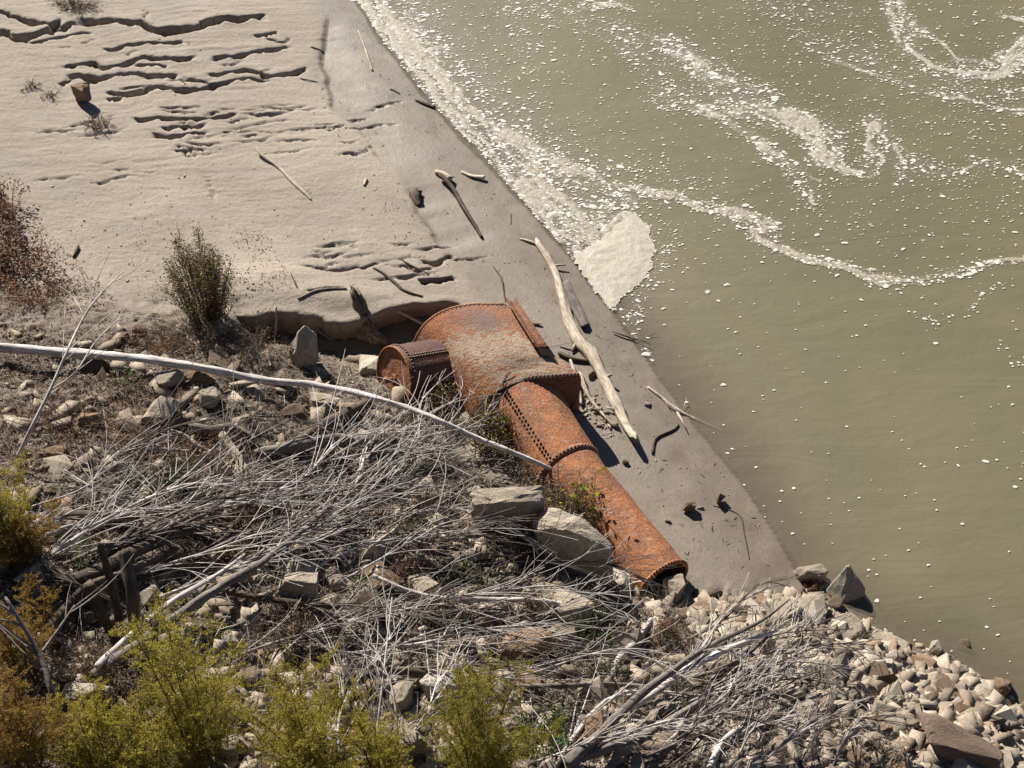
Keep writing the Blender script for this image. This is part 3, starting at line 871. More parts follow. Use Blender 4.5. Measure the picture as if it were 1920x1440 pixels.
nzz = fbm(np.arange(48)[:, None] * .12 + np.arange(60)[None] * 0, np.arange(60)[None] * .12 + np.arange(48)[:, None] * 0, 3, 300)
grid[:, :, 2] += .012 * nzz
uI, vI = np.meshgrid(np.linspace(0, 1, 48), np.linspace(0, 1, 60), indexing='ij')
silt = np.exp(-((vI - .50) / .27) ** 2) * sst(.14, .40, uI) * 1.22 + .72 * np.exp(-((vI - .25) / .16) ** 2) * sst(.2, .0, np.abs(uI - .30))
stain_shade = np.exp(-((vI - .48) / .16) ** 2 - ((uI - .16) / .13) ** 2) * .95 + .5 * sst(.8, .95, vI)  # dark purple patch near the far rim, darker down the river side
HOOD = surf("hood_plate", grid, M_RUST, VES, silt, stain_shade, .02, loc=LOC)
# front wall of the hood (in its own shade) and the rear wall
def wall(name, edge, parent, inset, mat):
    e = edge; n = len(e); Zs = [0, .25, .5, .75, 1]
    A = []
    cxy = e[n // 2]
    for z in Zs:
        row_ = e.copy(); row_[:, 2] = e[:, 2] * (1 - z) + 0.02 * z
        row_ += axd[None] * inset
        A.append(row_)
    return surf(name, np.stack(A), mat, parent, thick=.012, loc=LOC)
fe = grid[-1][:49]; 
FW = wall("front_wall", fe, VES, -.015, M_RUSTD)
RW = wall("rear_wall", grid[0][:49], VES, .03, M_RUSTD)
rivets("front_edge_rivets", [tuple(np.array(p) + np.array([0, 0, .014]) - axd * .02) for p in resample(grid[-1][26:43], .045)], HOOD, .012)
# raised rim strip (angle iron) round the far edge
rim_strip = MB()
C = resample(grid[0][:42], .05)
rim_strip.tube([Vector(p) - Vector(LOC) for p in C + np.array([0, 0, .004])], .016, 6)
rs_o = rim_strip.build("rim_angle_iron", M_RUST, HOOD, True)
rivets("", [tuple(np.array(p) + np.array([0, 0, .012]) + axd * .02) for p in resample(grid[0][:42], .055)], rs_o, .013)
# channel shaped flange on the river side
FI = w3([(948, 566, .93), (962, 590, .94), (978, 616, .94), (1001, 653, .92)])
FOo = w3([(966, 564, .88), (982, 588, .89), (1000, 614, .89), (1023, 650, .86)])
ci, co_ = catmull(FI, 24), catmull(FOo, 24)
up_ = np.array([0, 0, 1.])
prof = [ci + up_ * .075 - side * .0, ci + up_ * .07 + side * .018, ci + up_ * .015 + side * .02, co_ * .5 + ci * .5 + up_ * .004, co_ - side * .02 + up_ * .0, co_ - side * .012 + up_ * .05, co_ + up_ * .05, co_ - up_ * .10, co_ - up_ * .5]
FL = surf("side_flange", np.stack(prof, 1), M_RUST, VES, stain_shade=np.full((24, 9), .45), thick=.008, loc=LOC)
# jagged hole beside the flange end and the bracket over it
mb = MB()
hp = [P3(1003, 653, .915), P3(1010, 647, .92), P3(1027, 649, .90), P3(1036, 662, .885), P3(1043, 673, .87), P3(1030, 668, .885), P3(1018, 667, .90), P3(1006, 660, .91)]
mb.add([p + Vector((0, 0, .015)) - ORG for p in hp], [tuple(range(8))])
mb.build("torn_hole", M_INNER, HOOD)  # flat dark sheet painting the shade inside the hole
mb = MB()
bp = [P3(1004, 645, .95), P3(1024, 644, .95), P3(1026, 650, .93), P3(1003, 651, .93)]
mb.add([p - ORG + Vector((0, 0, z)) for z in (0, -.02) for p in bp], [(0, 1, 2, 3), (4, 5, 6, 7), (0, 1, 5, 4), (2, 3, 7, 6)])
mb.build("torn_bracket", M_RUST, HOOD)

# tapering pipe in three riveted strakes
AX = [P3(975, 742, .34), P3(1068, 886, .30), P3(1152, 985, .26), P3(1246, 1095, .24)]
AXR = [.455, .405, .37, .335]
def pipe_pts(t):
    t = t * (len(AX) - 1); k = min(int(t), len(AX) - 2); f = t - k
    return catm(AX, t), float(np.interp(t, range(4), AXR))
def catm(P, t):
    m = len(P) - 1; k = min(int(t), m - 1); f = t - k
    a, b, c_, d = P[max(k - 1, 0)], P[k], P[k + 1], P[min(k + 2, m)]
    return .5 * ((2 * b) + (c_ - a) * f + (2 * a - 5 * b + 4 * c_ - d) * f * f + (3 * b - a - 3 * c_ + d) * f ** 3)
def ringpt(t, an, extra=0.0):
    c0, r = pipe_pts(t); c1, _ = pipe_pts(min(t + .01, 1)); c2, _ = pipe_pts(max(t - .01, 0))
    d = (c1 - c2).normalized(); a = d.cross(Vector((0, 0, 1))).normalized(); b = a.cross(d)
    return c0 + (a * math.cos(an) + b * math.sin(an)) * (r + extra)
PARTS = [(-.02, 1 / 3, .0), (1 / 3 - .012, 1.0, -.012)]
def strake(name, t0, t1, extra, nu, parent):
    NA = 64; A = np.zeros((nu, NA, 3)); sl = np.zeros((nu, NA)); 
    for i in range(nu):
        t = t0 + (t1 - t0) * i / (nu - 1)
        tt = max(t, 0)
        for k in range(NA):
            an = 2 * math.pi * k / NA
            p = ringpt(tt, an, extra)
            if t < 0: p = p - Vector(axd) * .0
            nn = mnoise.fractal(Vector((p.x * 2.2, p.y * 2.2, p.z * 2.2)), 1, 2, 3)
            p = p + (p - pipe_pts(tt)[0]).normalized() * nn * .010
            A[i, k] = p
            sl[i, k] = .12 * max(0, math.cos((an - math.radians(118)) * .85)) ** 2 if an < 4.5 else 0
    return surf(name, A, M_RUST, parent, sl, None, .018, closeu=True, loc=LOC)
PA = strake("pipe_section", -.02, 1 / 3, 0.0, 34, VES)
PB = strake("pipe_section", 1 / 3 - .01, 1.0, -.014, 60, VES)
def seam_rivets(name, t, extra, parent, a0=0, a1=math.pi, step=.048, r=.0105):
    r_ = pipe_pts(t)[1]; n = int((a1 - a0) * r_ / step)
    rivets(name, [ringpt(t, a0 + (a1 - a0) * i / n, extra) for i in range(n + 1)], parent, r)
seam_rivets("seam_rivets", .012, .012, PA, -.3, math.pi + .3)
seam_rivets("seam_rivets", 1 / 3 - .012, .012, PA, -.3, math.pi + .3)
def collar(name, t, w_, extra, th, parent, a0=0, a1=2 * math.pi, mat=M_RUST):
    n = 60; A = np.zeros((5, n, 3))
    prof = [(-w_, extra - .02), (-w_, extra + th), (0, extra + th * 1.1), (w_, extra + th), (w_, extra - .02)]
    for i, (dt, e) in enumerate(prof):
        for k in range(n):
            A[i, k] = ringpt(min(max(t + dt, 0), 1), a0 + (a1 - a0) * k / (n - 1), e)
    return surf(name, A, mat, parent, thick=.004, loc=LOC)
collar("seam_strap", .012, .010, 0, .012, PA)
collar("seam_strap", 1 / 3 - .012, .010, 0, .010, PA)
# bolt ring at the open end, with its row of empty holes
er = collar("end_ring", .985, .012, -.014, .020, PB, math.radians(-55), math.radians(235))
rivets("bolt_holes", [ringpt(.985, math.radians(-50) + math.radians(280) * i / 40, .007) for i in range(40)], er, .012, mat=M_INNER)  # black studs painted as the dark of the empty holes
# torn strip hanging off the end ring
mb = MB(); pts_ = []
for i in range(10):
    a = math.radians(-50 + i * 7)
    for e, t in ((-.014, 1.0), (-.05 - .02 * (i % 3), 1.0)):
        pts_.append(ringpt(1.0, a, e) + Vector(axd) * .03 - ORG)
mb.add(pts_, [(2 * i, 2 * i + 2, 2 * i + 3, 2 * i + 1) for i in range(9)])
mb.build("torn_lip", M_RUSTD, PB)
# lap seam running down the pipe with a double line of rivets / holes
rivets("lap", [ringpt(.035 + i / 21 * .285 + j * .006, math.radians(50) + off, .004) for j, off in enumerate((0, .10)) for i in range(21)], PA, .0135, mat=M_INNER)

# side drum
dn = Vector((-.80, -.50, .33)).normalized()
DC = P3(739, 707, .48); DR = .385; DLn = 1.26
da = dn.cross(Vector((0, 0, 1))).normalized(); db = da.cross(dn).normalized()
if db.z < 0: db = -db
NA = 72; A = np.zeros((20, NA, 3)); so = np.zeros((20, NA)); slt = np.zeros((20, NA))
for i in range(20):
    c0 = DC - dn * (DLn * i / 19)
    for k in range(NA):
        an = 2 * math.pi * k / NA
        d = da * math.cos(an) + db * math.sin(an)
        A[i, k] = c0 + d * (DR + .004 * mnoise.noise(Vector((i * .3, math.cos(an) * 2, math.sin(an) * 2))))
        so[i, k] = .98 - .35 * max(0, math.sin(an - .6)) ** 8  # shade painted on the drum body, lighter in a band along the top
DRUM = surf("side_drum", A, M_RUSTD, VES, slt, so, .015, closeu=True, loc=LOC)  # the darker rust deepens the painted shade
NR = 14; A = np.zeros((NR, NA, 3))
for i in range(NR):
    for k in range(NA):
        an = 2 * math.pi * k / NA; rr = DR * .985 * i / (NR - 1)
        p = DC + (da * math.cos(an) + db * math.sin(an)) * rr - dn * .012
        A[i, k] = p + dn * (.008 * mnoise.fractal(Vector(p) * 9, 1, 2, 3))
EP = surf("end_plate", A, M_RUST, DRUM, thick=.0, closeu=True, loc=LOC)
mb = MB(); mb.tube([DC + (da * math.cos(a) + db * math.sin(a)) * DR - ORG + dn * .003 for a in np.linspace(0, 2 * math.pi, 73)], .013, 6, False)
mb.build("end_rim", M_RUST, DRUM, True)
def dp(s, an, e=0.0): return DC - dn * s + (da * math.cos(an) + db * math.sin(an)) * (DR + e)
rivets("drum_rivets", [dp(.07, 2 * math.pi * i / 52, .008) for i in range(52)], DRUM, .013)
# direction (round the drum) of the lap seam: the line where the lit top turns to shade
sa_ = max(np.linspace(0, 2 * math.pi, 200), key=lambda a: (da * math.cos(a) + db * math.sin(a)).dot(Vector((-.12, -.25, .96))))
rivets("lap_rivets", [dp(.10 + .040 * i, sa_ + o_, .008) for i in range(26) for o_ in (0, .085)], DRUM, .014)
# junction with the hood: rivet circle
jr = []
for i in range(60):
    an = 2 * math.pi * i / 60
    jr.append(dp(.98 + .10 * math.cos(an - sa_ - 1.2), an, .02))
rivets("junction_rivets", jr, DRUM, .013)
# bolt and crank boss on the end plate
mb = MB()
bc = DC - db * .03 - da * .01 - ORG
bcs = bc
mb.tube([bc, bc + dn * .03], [.075, .068], 12, True, .12)
mb.tube([bc + dn * .02, bc + dn * .13], [.036, .032], 10, True, .1)
mb.tube([bc + dn * .10, bc + dn * .15], [.05, .045], 6)
mb.build("end_bolt", M_RUSTD, EP, False)

# ------------------------------------------------------------------ boulders
HULL_PYR = [(.25, .5, 1), (.5, -.3, .55), (.95, -.5, .1), (-1, 0, -.6), (-.3, -1, -.6), (-.9, .1, -1), (.1, -1, -1), (1, -.7, -1), (-.2, 1, -1), (.8, .8, -1)]
HULL_BOX = [(-1, .9, .8), (1, .7, 1), (.95, -.45, .85), (-.2, -.55, .95), (-.9, -.4, .8), (.85, -.5, -1), (-.75, -.5, -1), (-.95, .8, -1), (1, .8, -1), (.98, -.6, .1), (-.92, -.6, .1)]
HULL_WEDGE = [(-1, .2, .7), (-.65, .9, .9), (.2, .5, .9), (1, -.1, .45), (-.85, -.25, .6), (-.2, -.3, .88), (.4, -.45, .7), (.95, -.6, .3), (-.6, -.3, -1), (.2, -.5, -1), (.9, -.5, -1), (1, 0, -1), (-1, .2, -1), (-.3, .9, -1), (.5, .6, -.6)]
HULL_EGG = [(.15, .3, 1), (-.3, .1, .85), (-.9, 0, 0), (-.8, -.3, -.6), (-.3, -.8, -1), (.3, -.7, -.9), (.9, -.2, -.2), (.7, .2, .6), (.8, .6, -1), (-.7, .7, -1), (.25, -.45, .5), (-.5, -.4, .3)]
BL = [
 (570, 655, 54, 66, "tall pale angular boulder standing alone below the dark cut bank", M_ROCK, dict(rz=.34, sink=.12, yaw=.1, seed=5, hull=HULL_EGG)),
 (685, 640, 42, 40, "pale boulder at the foot of the shaggy bark log", M_ROCK, dict(seed=8)),
 (700, 690, 54, 52, "whitish stone touching the left side of the round drum", M_ROCKW, dict(seed=12)),
 (735, 637, 60, 26, "flat grey stone between the bark log and the curved rusty rim", M_ROCK, dict(seed=14, ht=.5)),
 (176, 688, 72, 34, "flat dark topped slab under the left part of the long bleached pole", M_ROCKB, dict(seed=15, ht=.8)),
 (372, 706, 70, 34, "yellowish ledge stone just below the long bleached pole", M_ROCKO, dict(seed=16, ht=.8)),
 (322, 716, 60, 36, "broken dark sided stone left of the yellowish ledge stone", M_ROCK, dict(seed=17)),
 (298, 778, 74, 62, "pale topped boulder with black shaded front above the red stemmed weeds", M_ROCK, dict(seed=18, rz=.26)),
 (392, 748, 44, 44, "squat stone with hollow dark front beneath the ledge stone", M_ROCK, dict(seed=19)),
 (545, 775, 60, 34, "brown grey stone above the two grey logs", M_ROCKB, dict(seed=20)),
 (610, 760, 60, 44, "sloping stone behind the brown curved log", M_ROCK, dict(seed=22)),
 (950, 958, 134, 40, "big boulder with flat lit top and sheer dark face beside the leafy weeds", M_ROCK, dict(rz=.38, sink=.15, yaw=.05, seed=103, hull=HULL_BOX)),
 (1076, 1030, 150, 60, "largest boulder, pale wedge with a broad shaded face beside the lower pipe", M_ROCK, dict(rz=.45, sink=.14, seed=91, yaw=-.22, hull=HULL_WEDGE, amp=.035)),
 (1045, 1138, 140, 82, "broad pale sloping boulder below the largest boulder", M_ROCK, dict(rz=.2, seed=32, yaw=-.3)),
 (985, 1212, 120, 60, "low brownish slab boulder crossed by pale twigs", M_ROCKO, dict(rz=.2, seed=33)),
 (1060, 1198, 56, 50, "rounded boulder against the right end of the brownish slab boulder", M_ROCK, dict(seed=34)),
 (560, 1112, 80, 52, "boulder with slanted lit side in the brush above the olive shrub", M_ROCK, dict(rz=.26, seed=35)),
 (622, 1124, 32, 22, "small pale stone right of the slanted boulder", M_ROCKW, dict(seed=36)),
 (690, 1062, 62, 34, "pale stone with a black right side in the middle of the brush", M_ROCK, dict(seed=37)),
 (162, 1305, 104, 56, "white crusty boulder at lower left among rust coloured weeds", M_ROCKW, dict(rz=.22, seed=38)),
 (818, 1295, 84, 66, "pale boulder partly hidden behind the right feathery shrub", M_ROCKW, dict(rz=.24, seed=39)),
 (752, 1312, 46, 60, "tan upright stone left of the half hidden pale boulder", M_ROCK, dict(seed=40)),
 (770, 1392, 100, 54, "grey boulder at the bottom between two feathery shrubs", M_ROCK, dict(rz=.22, seed=41)),
 (530, 1278, 66, 36, "chalky stone half covered by olive foliage", M_ROCKW, dict(seed=42)),
 (866, 1108, 74, 40, "pinkish stone resting in twigs left of the broad pale sloping boulder", M_ROCK, dict(seed=43)),
 (908, 1165, 56, 38, "brown stone beside an upright broken stem", M_ROCKB, dict(seed=44)),
 (1160, 1098, 56, 60, "cream pitted stone left of the pipe's open end", M_ROCKW, dict(seed=45)),
 (1262, 1112, 48, 48, "pointed grey stone under the open mouth of the pipe", M_ROCK, dict(rz=.22, seed=46)),
 (1316, 1146, 58, 36, "orange tan block just below the pointed grey stone", M_ROCKO, dict(seed=47)),
 (1385, 1158, 56, 36, "dark sided stone right of the orange tan block", M_ROCKB, dict(seed=48)),
 (1362, 1182, 56, 34, "wedge of tan stone under the fan of bleached branches", M_ROCK, dict(seed=49)),
 (1520, 1076, 64, 34, "flat topped rock standing in shallow water at the mud's tip", M_ROCK, dict(rz=.16, seed=50, sink=.3)),
 (1580, 1098, 82, 62, "sharp pyramid shaped rock jutting into the river", M_ROCKW, dict(rz=.27, seed=51, sink=.25, yaw=.15, hull=HULL_PYR, amp=.03)),
 (1562, 1134, 38, 26, "smooth dull stone touching the foot of the pyramid rock", M_ROCKB, dict(seed=52)),
 (1553, 1152, 28, 28, "small tan stone below the smooth dull stone", M_ROCK, dict(seed=53)),
 (1596, 1185, 62, 76, "broad flat slab standing at the water's edge", M_ROCK, dict(seed=54, rz=.16)),
 (1513, 1170, 66, 40, "pale boulder under the tips of the bleached branches", M_ROCKW, dict(seed=55)),
 (1500, 1212, 92, 46, "wide pale boulder crossed by many bleached twigs", M_ROCK, dict(seed=56)),
 (1430, 1150, 40, 26, "light grey block at the mud's lower edge", M_ROCK, dict(seed=57)),
 (1666, 1208, 74, 42, "long low slab with a wet green edge on the waterline", M_ROCK, dict(seed=58, ht=.6, yaw=-.5)),
 (1750, 1216, 30, 32, "pointed whitish stone at the waterline", M_ROCKW, dict(seed=59)),
 (1808, 1209, 28, 26, "mossy stone poking out of the water by itself", M_ROCKB, dict(seed=60, sink=.3)),
 (1731, 1238, 24, 24, "round grey stone below the pointed whitish stone", M_ROCK, dict(seed=61)),
 (1752, 1277, 34, 34, "rounded tan boulder in the gravel shore", M_ROCK, dict(seed=62)),
 (1724, 1275, 36, 28, "pale block left of the rounded tan boulder", M_ROCKW, dict(seed=63)),
 (1877, 1290, 42, 48, "upright reddish stone at the right edge of the shore", M_ROCKO, dict(seed=64, rz=.2)),
 (1668, 1318, 44, 30, "smooth cream stone in the gravel", M_ROCKW, dict(seed=65)),
 (1597, 1300, 62, 44, "pale boulder with dark shaded right side among twigs", M_ROCK, dict(seed=66)),
 (1898, 1342, 56, 36, "large tan slab at the right border", M_ROCK, dict(seed=67)),
 (1843, 1338, 52, 30, "pinkish flat slab left of the large tan slab", M_ROCKO, dict(seed=68, ht=.6)),
 (1773, 1330, 40, 28, "dark based grey stone in the gravel above the dirt slab", M_ROCK, dict(seed=69)),
 (1803, 1258, 28, 24, "tan cube like stone near the mossy water edge", M_ROCK, dict(seed=70)),
 (1777, 1254, 26, 22, "flat pale chip on the gravel near the waterline", M_ROCKW, dict(seed=71)),
 (1838, 1398, 42, 26, "bright white stone at the lower right on the slope of the dirt slab", M_ROCKW, dict(seed=72)),
 (1672, 1362, 76, 54, "flat grey boulder beside the brown dirt slab", M_ROCK, dict(seed=73, ht=.7)),
 (1710, 1302, 28, 26, "grey cobble between cream stones on the shore", M_ROCK, dict(seed=74)),
 (1790, 1400, 175, 92, "big brown dirt crusted slab at the bottom right", M_DIRT, dict(seed=75, rz=.30, sink=.3, yaw=-.45, amp=.03)),
 (1296, 1378, 62, 50, "tan slab at the bottom below the lower forked branch", M_ROCK, dict(seed=76)),
 (1130, 1290, 70, 50, "pale blocky boulder with a square black gap beside it", M_ROCK, dict(seed=77)),
 (1115, 1370, 56, 56, "orange pink stone behind the thick bare branch", M_ROCKO, dict(seed=78)),
 (152, 176, 44, 28, "round brown clod sitting in the eroded mud with a dark shadow", M_ROCKO, dict(seed=79, rz=.16, sink=.1)),
 (1292, 948, 28, 20, "small striped stone on the wet mud near the pipe", M_ROCKO, dict(seed=80, rz=.07, sink=.05)),
 (1352, 936, 18, 20, "small dark sided stone on the wet mud nearer the water", M_ROCKB, dict(seed=81, rz=.07, sink=.05)),
 (1313, 953, 14, 8, "flat pebble right of the small striped stone", M_ROCKW, dict(seed=82)),
 (1214, 758, 14, 10, "lone grey pebble right of the long driftwood log", M_ROCK, dict(seed=83)),
 (1173, 868, 14, 12, "brown pebble below the broken tip of the long driftwood log", M_ROCKB, dict(seed=84)),
 (1006, 606, 22, 10, "thin flat stone on wet mud right of the side flange", M_ROCK, dict(seed=85)),
 (1252, 978, 12, 7, "dark chip of stone on the mud right of the lower pipe", M_ROCKB, dict(seed=86)),
 (1110, 704, 18, 16, "ochre stone tucked against the middle of the long driftwood log", M_ROCKO, dict(seed=87)),
 (1118, 770, 16, 12, "small stone in the debris between the pipe and the driftwood log", M_ROCK, dict(seed=88)),
 (240, 640, 36, 26, "dark wedge of stone above the long bleached pole at left", M_ROCKB, dict(seed=89)),
 (262, 620, 30, 22, "brown stone at the edge of the bare mud patch", M_ROCKB, dict(seed=90)),
 (165, 790, 52, 34, "orange tinted stone under reddish stems", M_ROCKO, dict(seed=92)),
 (110, 850, 56, 34, "flat pinkish stone at left among fine dead stems", M_ROCKO, dict(seed=93)),
 (345, 905, 58, 32, "pale stone showing through the brush left of centre", M_ROCK, dict(seed=94)),
 (430, 960, 44, 26, "weathered stone beneath the brush pile", M_ROCK, dict(seed=95)),
 (780, 870, 70, 44, "greyish boulder in the brush below the long pole", M_ROCK, dict(seed=96)),
 (740, 905, 46, 30, "pale stone touching the greyish brush boulder", M_ROCKW, dict(seed=97)),
 (1215, 1130, 40, 26, "stone in dark shade under the pipe's mouth", M_ROCKB, dict(seed=98)),
 (1240, 1330, 46, 34, "blocky tan stone beside the thick forked branch", M_ROCK, dict(seed=99)),
]
for u, v, a, b, lab, m_, kw in BL:
    boulder(u, v, a, b, lab, m_, **kw)

# ------------------------------------------------------------------ loose stones: the largest as individuals, the rest as rubble
PROTO = [rock_mesh("stone", 500 + i, M_ROCK, 1, 9, .05) for i in range(12)]
PROTO += [rock_mesh("stone", 600 + i, M_ROCKW, 1, 9, .05) for i in range(10)] + [rock_mesh("stone", 700 + i, M_ROCKO, 1, 12, .05) for i in range(3)] + [rock_mesh("stone", 800 + i, M_ROCKB, 1, 12, .05) for i in range(3)]
GRAVEL = [(1300, 1112), (1400, 1130), (1480, 1112), (1560, 1150), (1640, 1195), (1720, 1238), (1800, 1262), (1860, 1300), (1930, 1350), (1930, 1450), (1560, 1450), (1480, 1330), (1380, 1250), (1300, 1180)]
UPPER = [(0, 610), (240, 620), (430, 606), (560, 622), (680, 652), (730, 730), (800, 800), (880, 880), (1000, 960), (1150, 1080), (1280, 1130), (1300, 1180), (1380, 1250), (1480, 1330), (1560, 1450), (0, 1450)]
def samp(poly, n, rs):
    x0 = min(p[0] for p in poly); x1 = max(p[0] for p in poly); y0 = min(p[1] for p in poly); y1 = max(p[1] for p in poly)
    U, Vv = [], []
    while len(U) < n:
        a = rs.random(4000) * (x1 - x0) + x0; b = rs.random(4000) * (y1 - y0) + y0
        m = inpoly(a, b, poly); U += list(a[m]); Vv += list(b[m])
    return np.array(U[:n]), np.array(Vv[:n])
rs = np.random.default_rng(21)
def put_stone(u, v, r, lab, grp):
    p = G(u, v, r * .25)
    pm = rng.choice(PROTO if 'gravel' in grp else PROTO[:12] + PROTO[-6:] + PROTO[12:14]); o = bpy.data.objects.new("stone", pm); link(o)
    o.location = p; o.scale = (r * rng.uniform(.9, 1.4), r * rng.uniform(.7, 1.1), r * rng.uniform(.5, .9))
    o.rotation_euler = (rng.uniform(-.5, .5), rng.uniform(-.5, .5), rng.uniform(0, 6.28))
    tag(o, lab, "stone", grp)
    tone = {M_ROCK: "tan", M_ROCKW: "chalky white", M_ROCKO: "ochre", M_ROCKB: "dark brown"}[pm.materials[0]]
    size = "large" if r > .10 else "medium" if r > .06 else "small"
    STN.append((o, u, v, size + " " + tone + " stone"))
STN = []
U, Vv = samp(GRAVEL, 175, rs)
for u, v in zip(U, Vv):
    put_stone(u, v, .045 + .125 * rng.random() ** 2.0, "pale angular stone lying in the gravel shore at the lower right", "stones of the gravel shore")
U, Vv = samp(UPPER, 125, rs)
for u, v in zip(U, Vv):
    if u < 450 and v < 900 and rng.random() < .6: u, v = u + 500, v + 350
    put_stone(u, v, .05 + .15 * rng.random() ** 1.7, "pale angular stone half buried in litter on the bank", "stones scattered over the bank")
def scatter_rubble(name, label, sets, seed):
    rs = np.random.default_rng(seed)
    hulls = []
    for i in range(14):
        me = rock_mesh("tmp", 900 + i, M_RUBBLE, 0, 7 + i % 3)
        n = len(me.vertices); co = np.zeros(n * 3); me.vertices.foreach_get("co", co)
        me.calc_loop_triangles(); tr = np.zeros(len(me.loop_triangles) * 3, int); me.loop_triangles.foreach_get("vertices", tr)
        hulls.append((co.reshape(-1, 3), tr.reshape(-1, 3))); bpy.data.meshes.remove(me)
    Vs, Fs, b0 = [], [], 0
    for poly, n, r0, r1, pw in sets:
        U, Vv = samp(poly, n, rs)
        x, y, z = GV(U, Vv)
        r = r0 + (r1 - r0) * rs.random(n) ** pw
        for i in range(n):
            hv, hf = hulls[rs.integers(14)]
            a, b, c_ = rs.random(3) * (6.28, .8, .8)
            Rm = np.array(Matrix.Rotation(a, 3, 'Z') @ Matrix.Rotation(b - .4, 3, 'X') @ Matrix.Rotation(c_ - .4, 3, 'Y'))
            sc3 = r[i] * np.array([.9 + .9 * rs.random(), .55 + .4 * rs.random(), .25 + .45 * rs.random()])
            Vs.append((hv * sc3) @ Rm.T + np.array([x[i], y[i], z[i] + r[i] * .15])); Fs.append(hf + b0); b0 += len(hv)
    o = npmesh(name, np.concatenate(Vs), np.concatenate(Fs), M_RUBBLE)
    return tag(o, label, "rubble", None, "stuff")
WETF = [(1050, 640), (1130, 700), (1180, 860), (1290, 1060), (1470, 1060), (1380, 900), (1200, 700), (900, 320), (700, 60), (640, 60), (700, 250), (850, 450), (980, 560)]
scatter_rubble("rubble", "pale broken stone rubble covering the lower right shore and bank",
    [(GRAVEL, 4600, .008, .13, 3.2), ([p for p in UPPER if True], 1500, .014, .12, 2.6), ([(400, 900), (900, 960), (1280, 1130), (1480, 1330), (1560, 1450), (300, 1450)], 1500, .014, .13, 2.4), ([(1690, 1235), (1800, 1255), (1870, 1310), (1930, 1345), (1930, 1325), (1860, 1285), (1790, 1232), (1700, 1204), (1600, 1160), (1500, 1090), (1500, 1110), (1600, 1180)], 160, .015, .06, 1.5),
     ([(1050, 730), (1120, 740), (1160, 830), (1110, 800)], 90, .008, .035, 1.5)], 33)
scatter_rubble("mud_crumbs", "tiny pebbles and crumbs strewn over the mud flat",
    [(WETF, 300, .003, .012, 2), ([(0, 330), (350, 330), (480, 560), (120, 590), (0, 560)], 300, .004, .022, 3), ([(250, 60), (600, 60), (840, 520), (480, 560), (300, 300)], 300, .004, .014, 2.2)], 35)

# ------------------------------------------------------------------ driftwood on the mud
log("driftwood_log", [(1008, 455), (1036, 500), (1052, 545), (1066, 600), (1085, 640), (1110, 668), (1135, 715), (1158, 765), (1176, 800), (1192, 824, .10)],
    [.042, .048, .056, .068, .08, .08, .07, .066, .06, .04], "long pale driftwood log with knots lying parallel to the waterline", M_BLEACH, jag=.09, sides=16,
    stubs=[(.12, 26, 0, .02, .018), (.52, 22, 20, .03, .03), (.66, 14, 2, .10, .03), (.8, -26, -8, .02, .02), (.45, -12, 26, .0, .03)])
log("wood_plank", [(1060, 528), (1080, 575), (1098, 612)], [.055, .075, .06], "grey weathered plank lying against the far side of the long driftwood log", M_GREYWOOD, flat=.35, jag=.03, wob=.15)
log("driftwood_chunk", [(818, 322), (832, 328), (845, 337)], [.035, .05, .05], "short stubby bleached log chunk near the top of the thin lifted stick", M_BLEACH, jag=.01)
log("driftwood_stick", [(826, 328, .05), (850, 355, .05), (870, 390, .04), (886, 415, .03), (904, 446)], [.03, .03, .028, .025, .02], "thin dark stick lying on wet mud below the stubby log chunk", M_DARKWOOD)
log("driftwood_slab", [(866, 322), (885, 330), (908, 332, .02)], [.02, .03, .035], "small split slab of pale wood in the mud near the water", M_BLEACH, flat=.5)
log("bleached_branch", [(482, 276, .06), (490, 290, .03), (520, 312), (550, 342), (572, 362), (584, 375)], [.02, .022, .02, .025, .022, .012], "slender white branch lying on the dry upper crust", M_BLEACH, stubs=[(.25, 8, -8, .03, .008), (.85, 6, -12, .03, .008)])
log("bark_log", [(664, 546, .12), (690, 592, .22), (716, 640, .08)], [.05, .085, .09, .05], "shaggy bark covered log leaning on the dark cut bank", M_BARK, jag=.10, wob=.9, sides=18)
log("driftwood_stick", [(740, 573, .02), (797, 610, .12)], [.018, .02, .018], "straight yellowish stick reaching from cut bank to rusty rim", M_BLEACH)
log("driftwood_stick", [(700, 502), (722, 515), (745, 535), (760, 546), (792, 556)], [.012, .02, .026, .024, .012], "dark bent branch on the mud above the cut bank", M_DARKWOOD)
log("driftwood_stick", [(750, 485), (770, 498), (805, 515)], [.012, .018, .01], "thin dark twig pair right of the bent branch", M_DARKWOOD)
log("driftwood_stick", [(785, 523), (815, 524), (848, 519)], [.02, .03, .028], "stout grey stick sunk in the mud behind the rusty rim", M_GREYWOOD)
log("driftwood_root", [(545, 512, .1), (590, 580, .25), (640, 640, .08)], [.008, .014, .02, .018], "long thin branch leaning down across the cut bank", M_GREYWOOD, stubs=[(.5, 30, -14, .05, .008)])
log("driftwood_stick", [(517, 571, .12), (512, 600, .1), (508, 632, .02)], [.016, .02, .016], "short pale stick standing against the dark cut bank", M_BLEACH)
log("driftwood_root", [(560, 560), (600, 545), (650, 542)], [.012, .024, .014], "half buried root in the crust above the cut bank", M_GREYWOOD)
log("bleached_branch", [(1215, 726), (1240, 745), (1268, 770), (1300, 785), (1362, 812)], [.014, .02, .035, .02, .008], "forked pale branch half in the water right of the long log", M_BLEACH, stubs=[(.5, 18, 50, .01, .015), (.3, 10, 24, .01, .01), (.6, 10, -30, .05, .006)])
log("driftwood_stick", [(1224, 850), (1230, 822), (1262, 806), (1272, 796)], [.016, .018, .016, .012], "crooked dark stick below the forked pale branch", M_DARKWOOD)
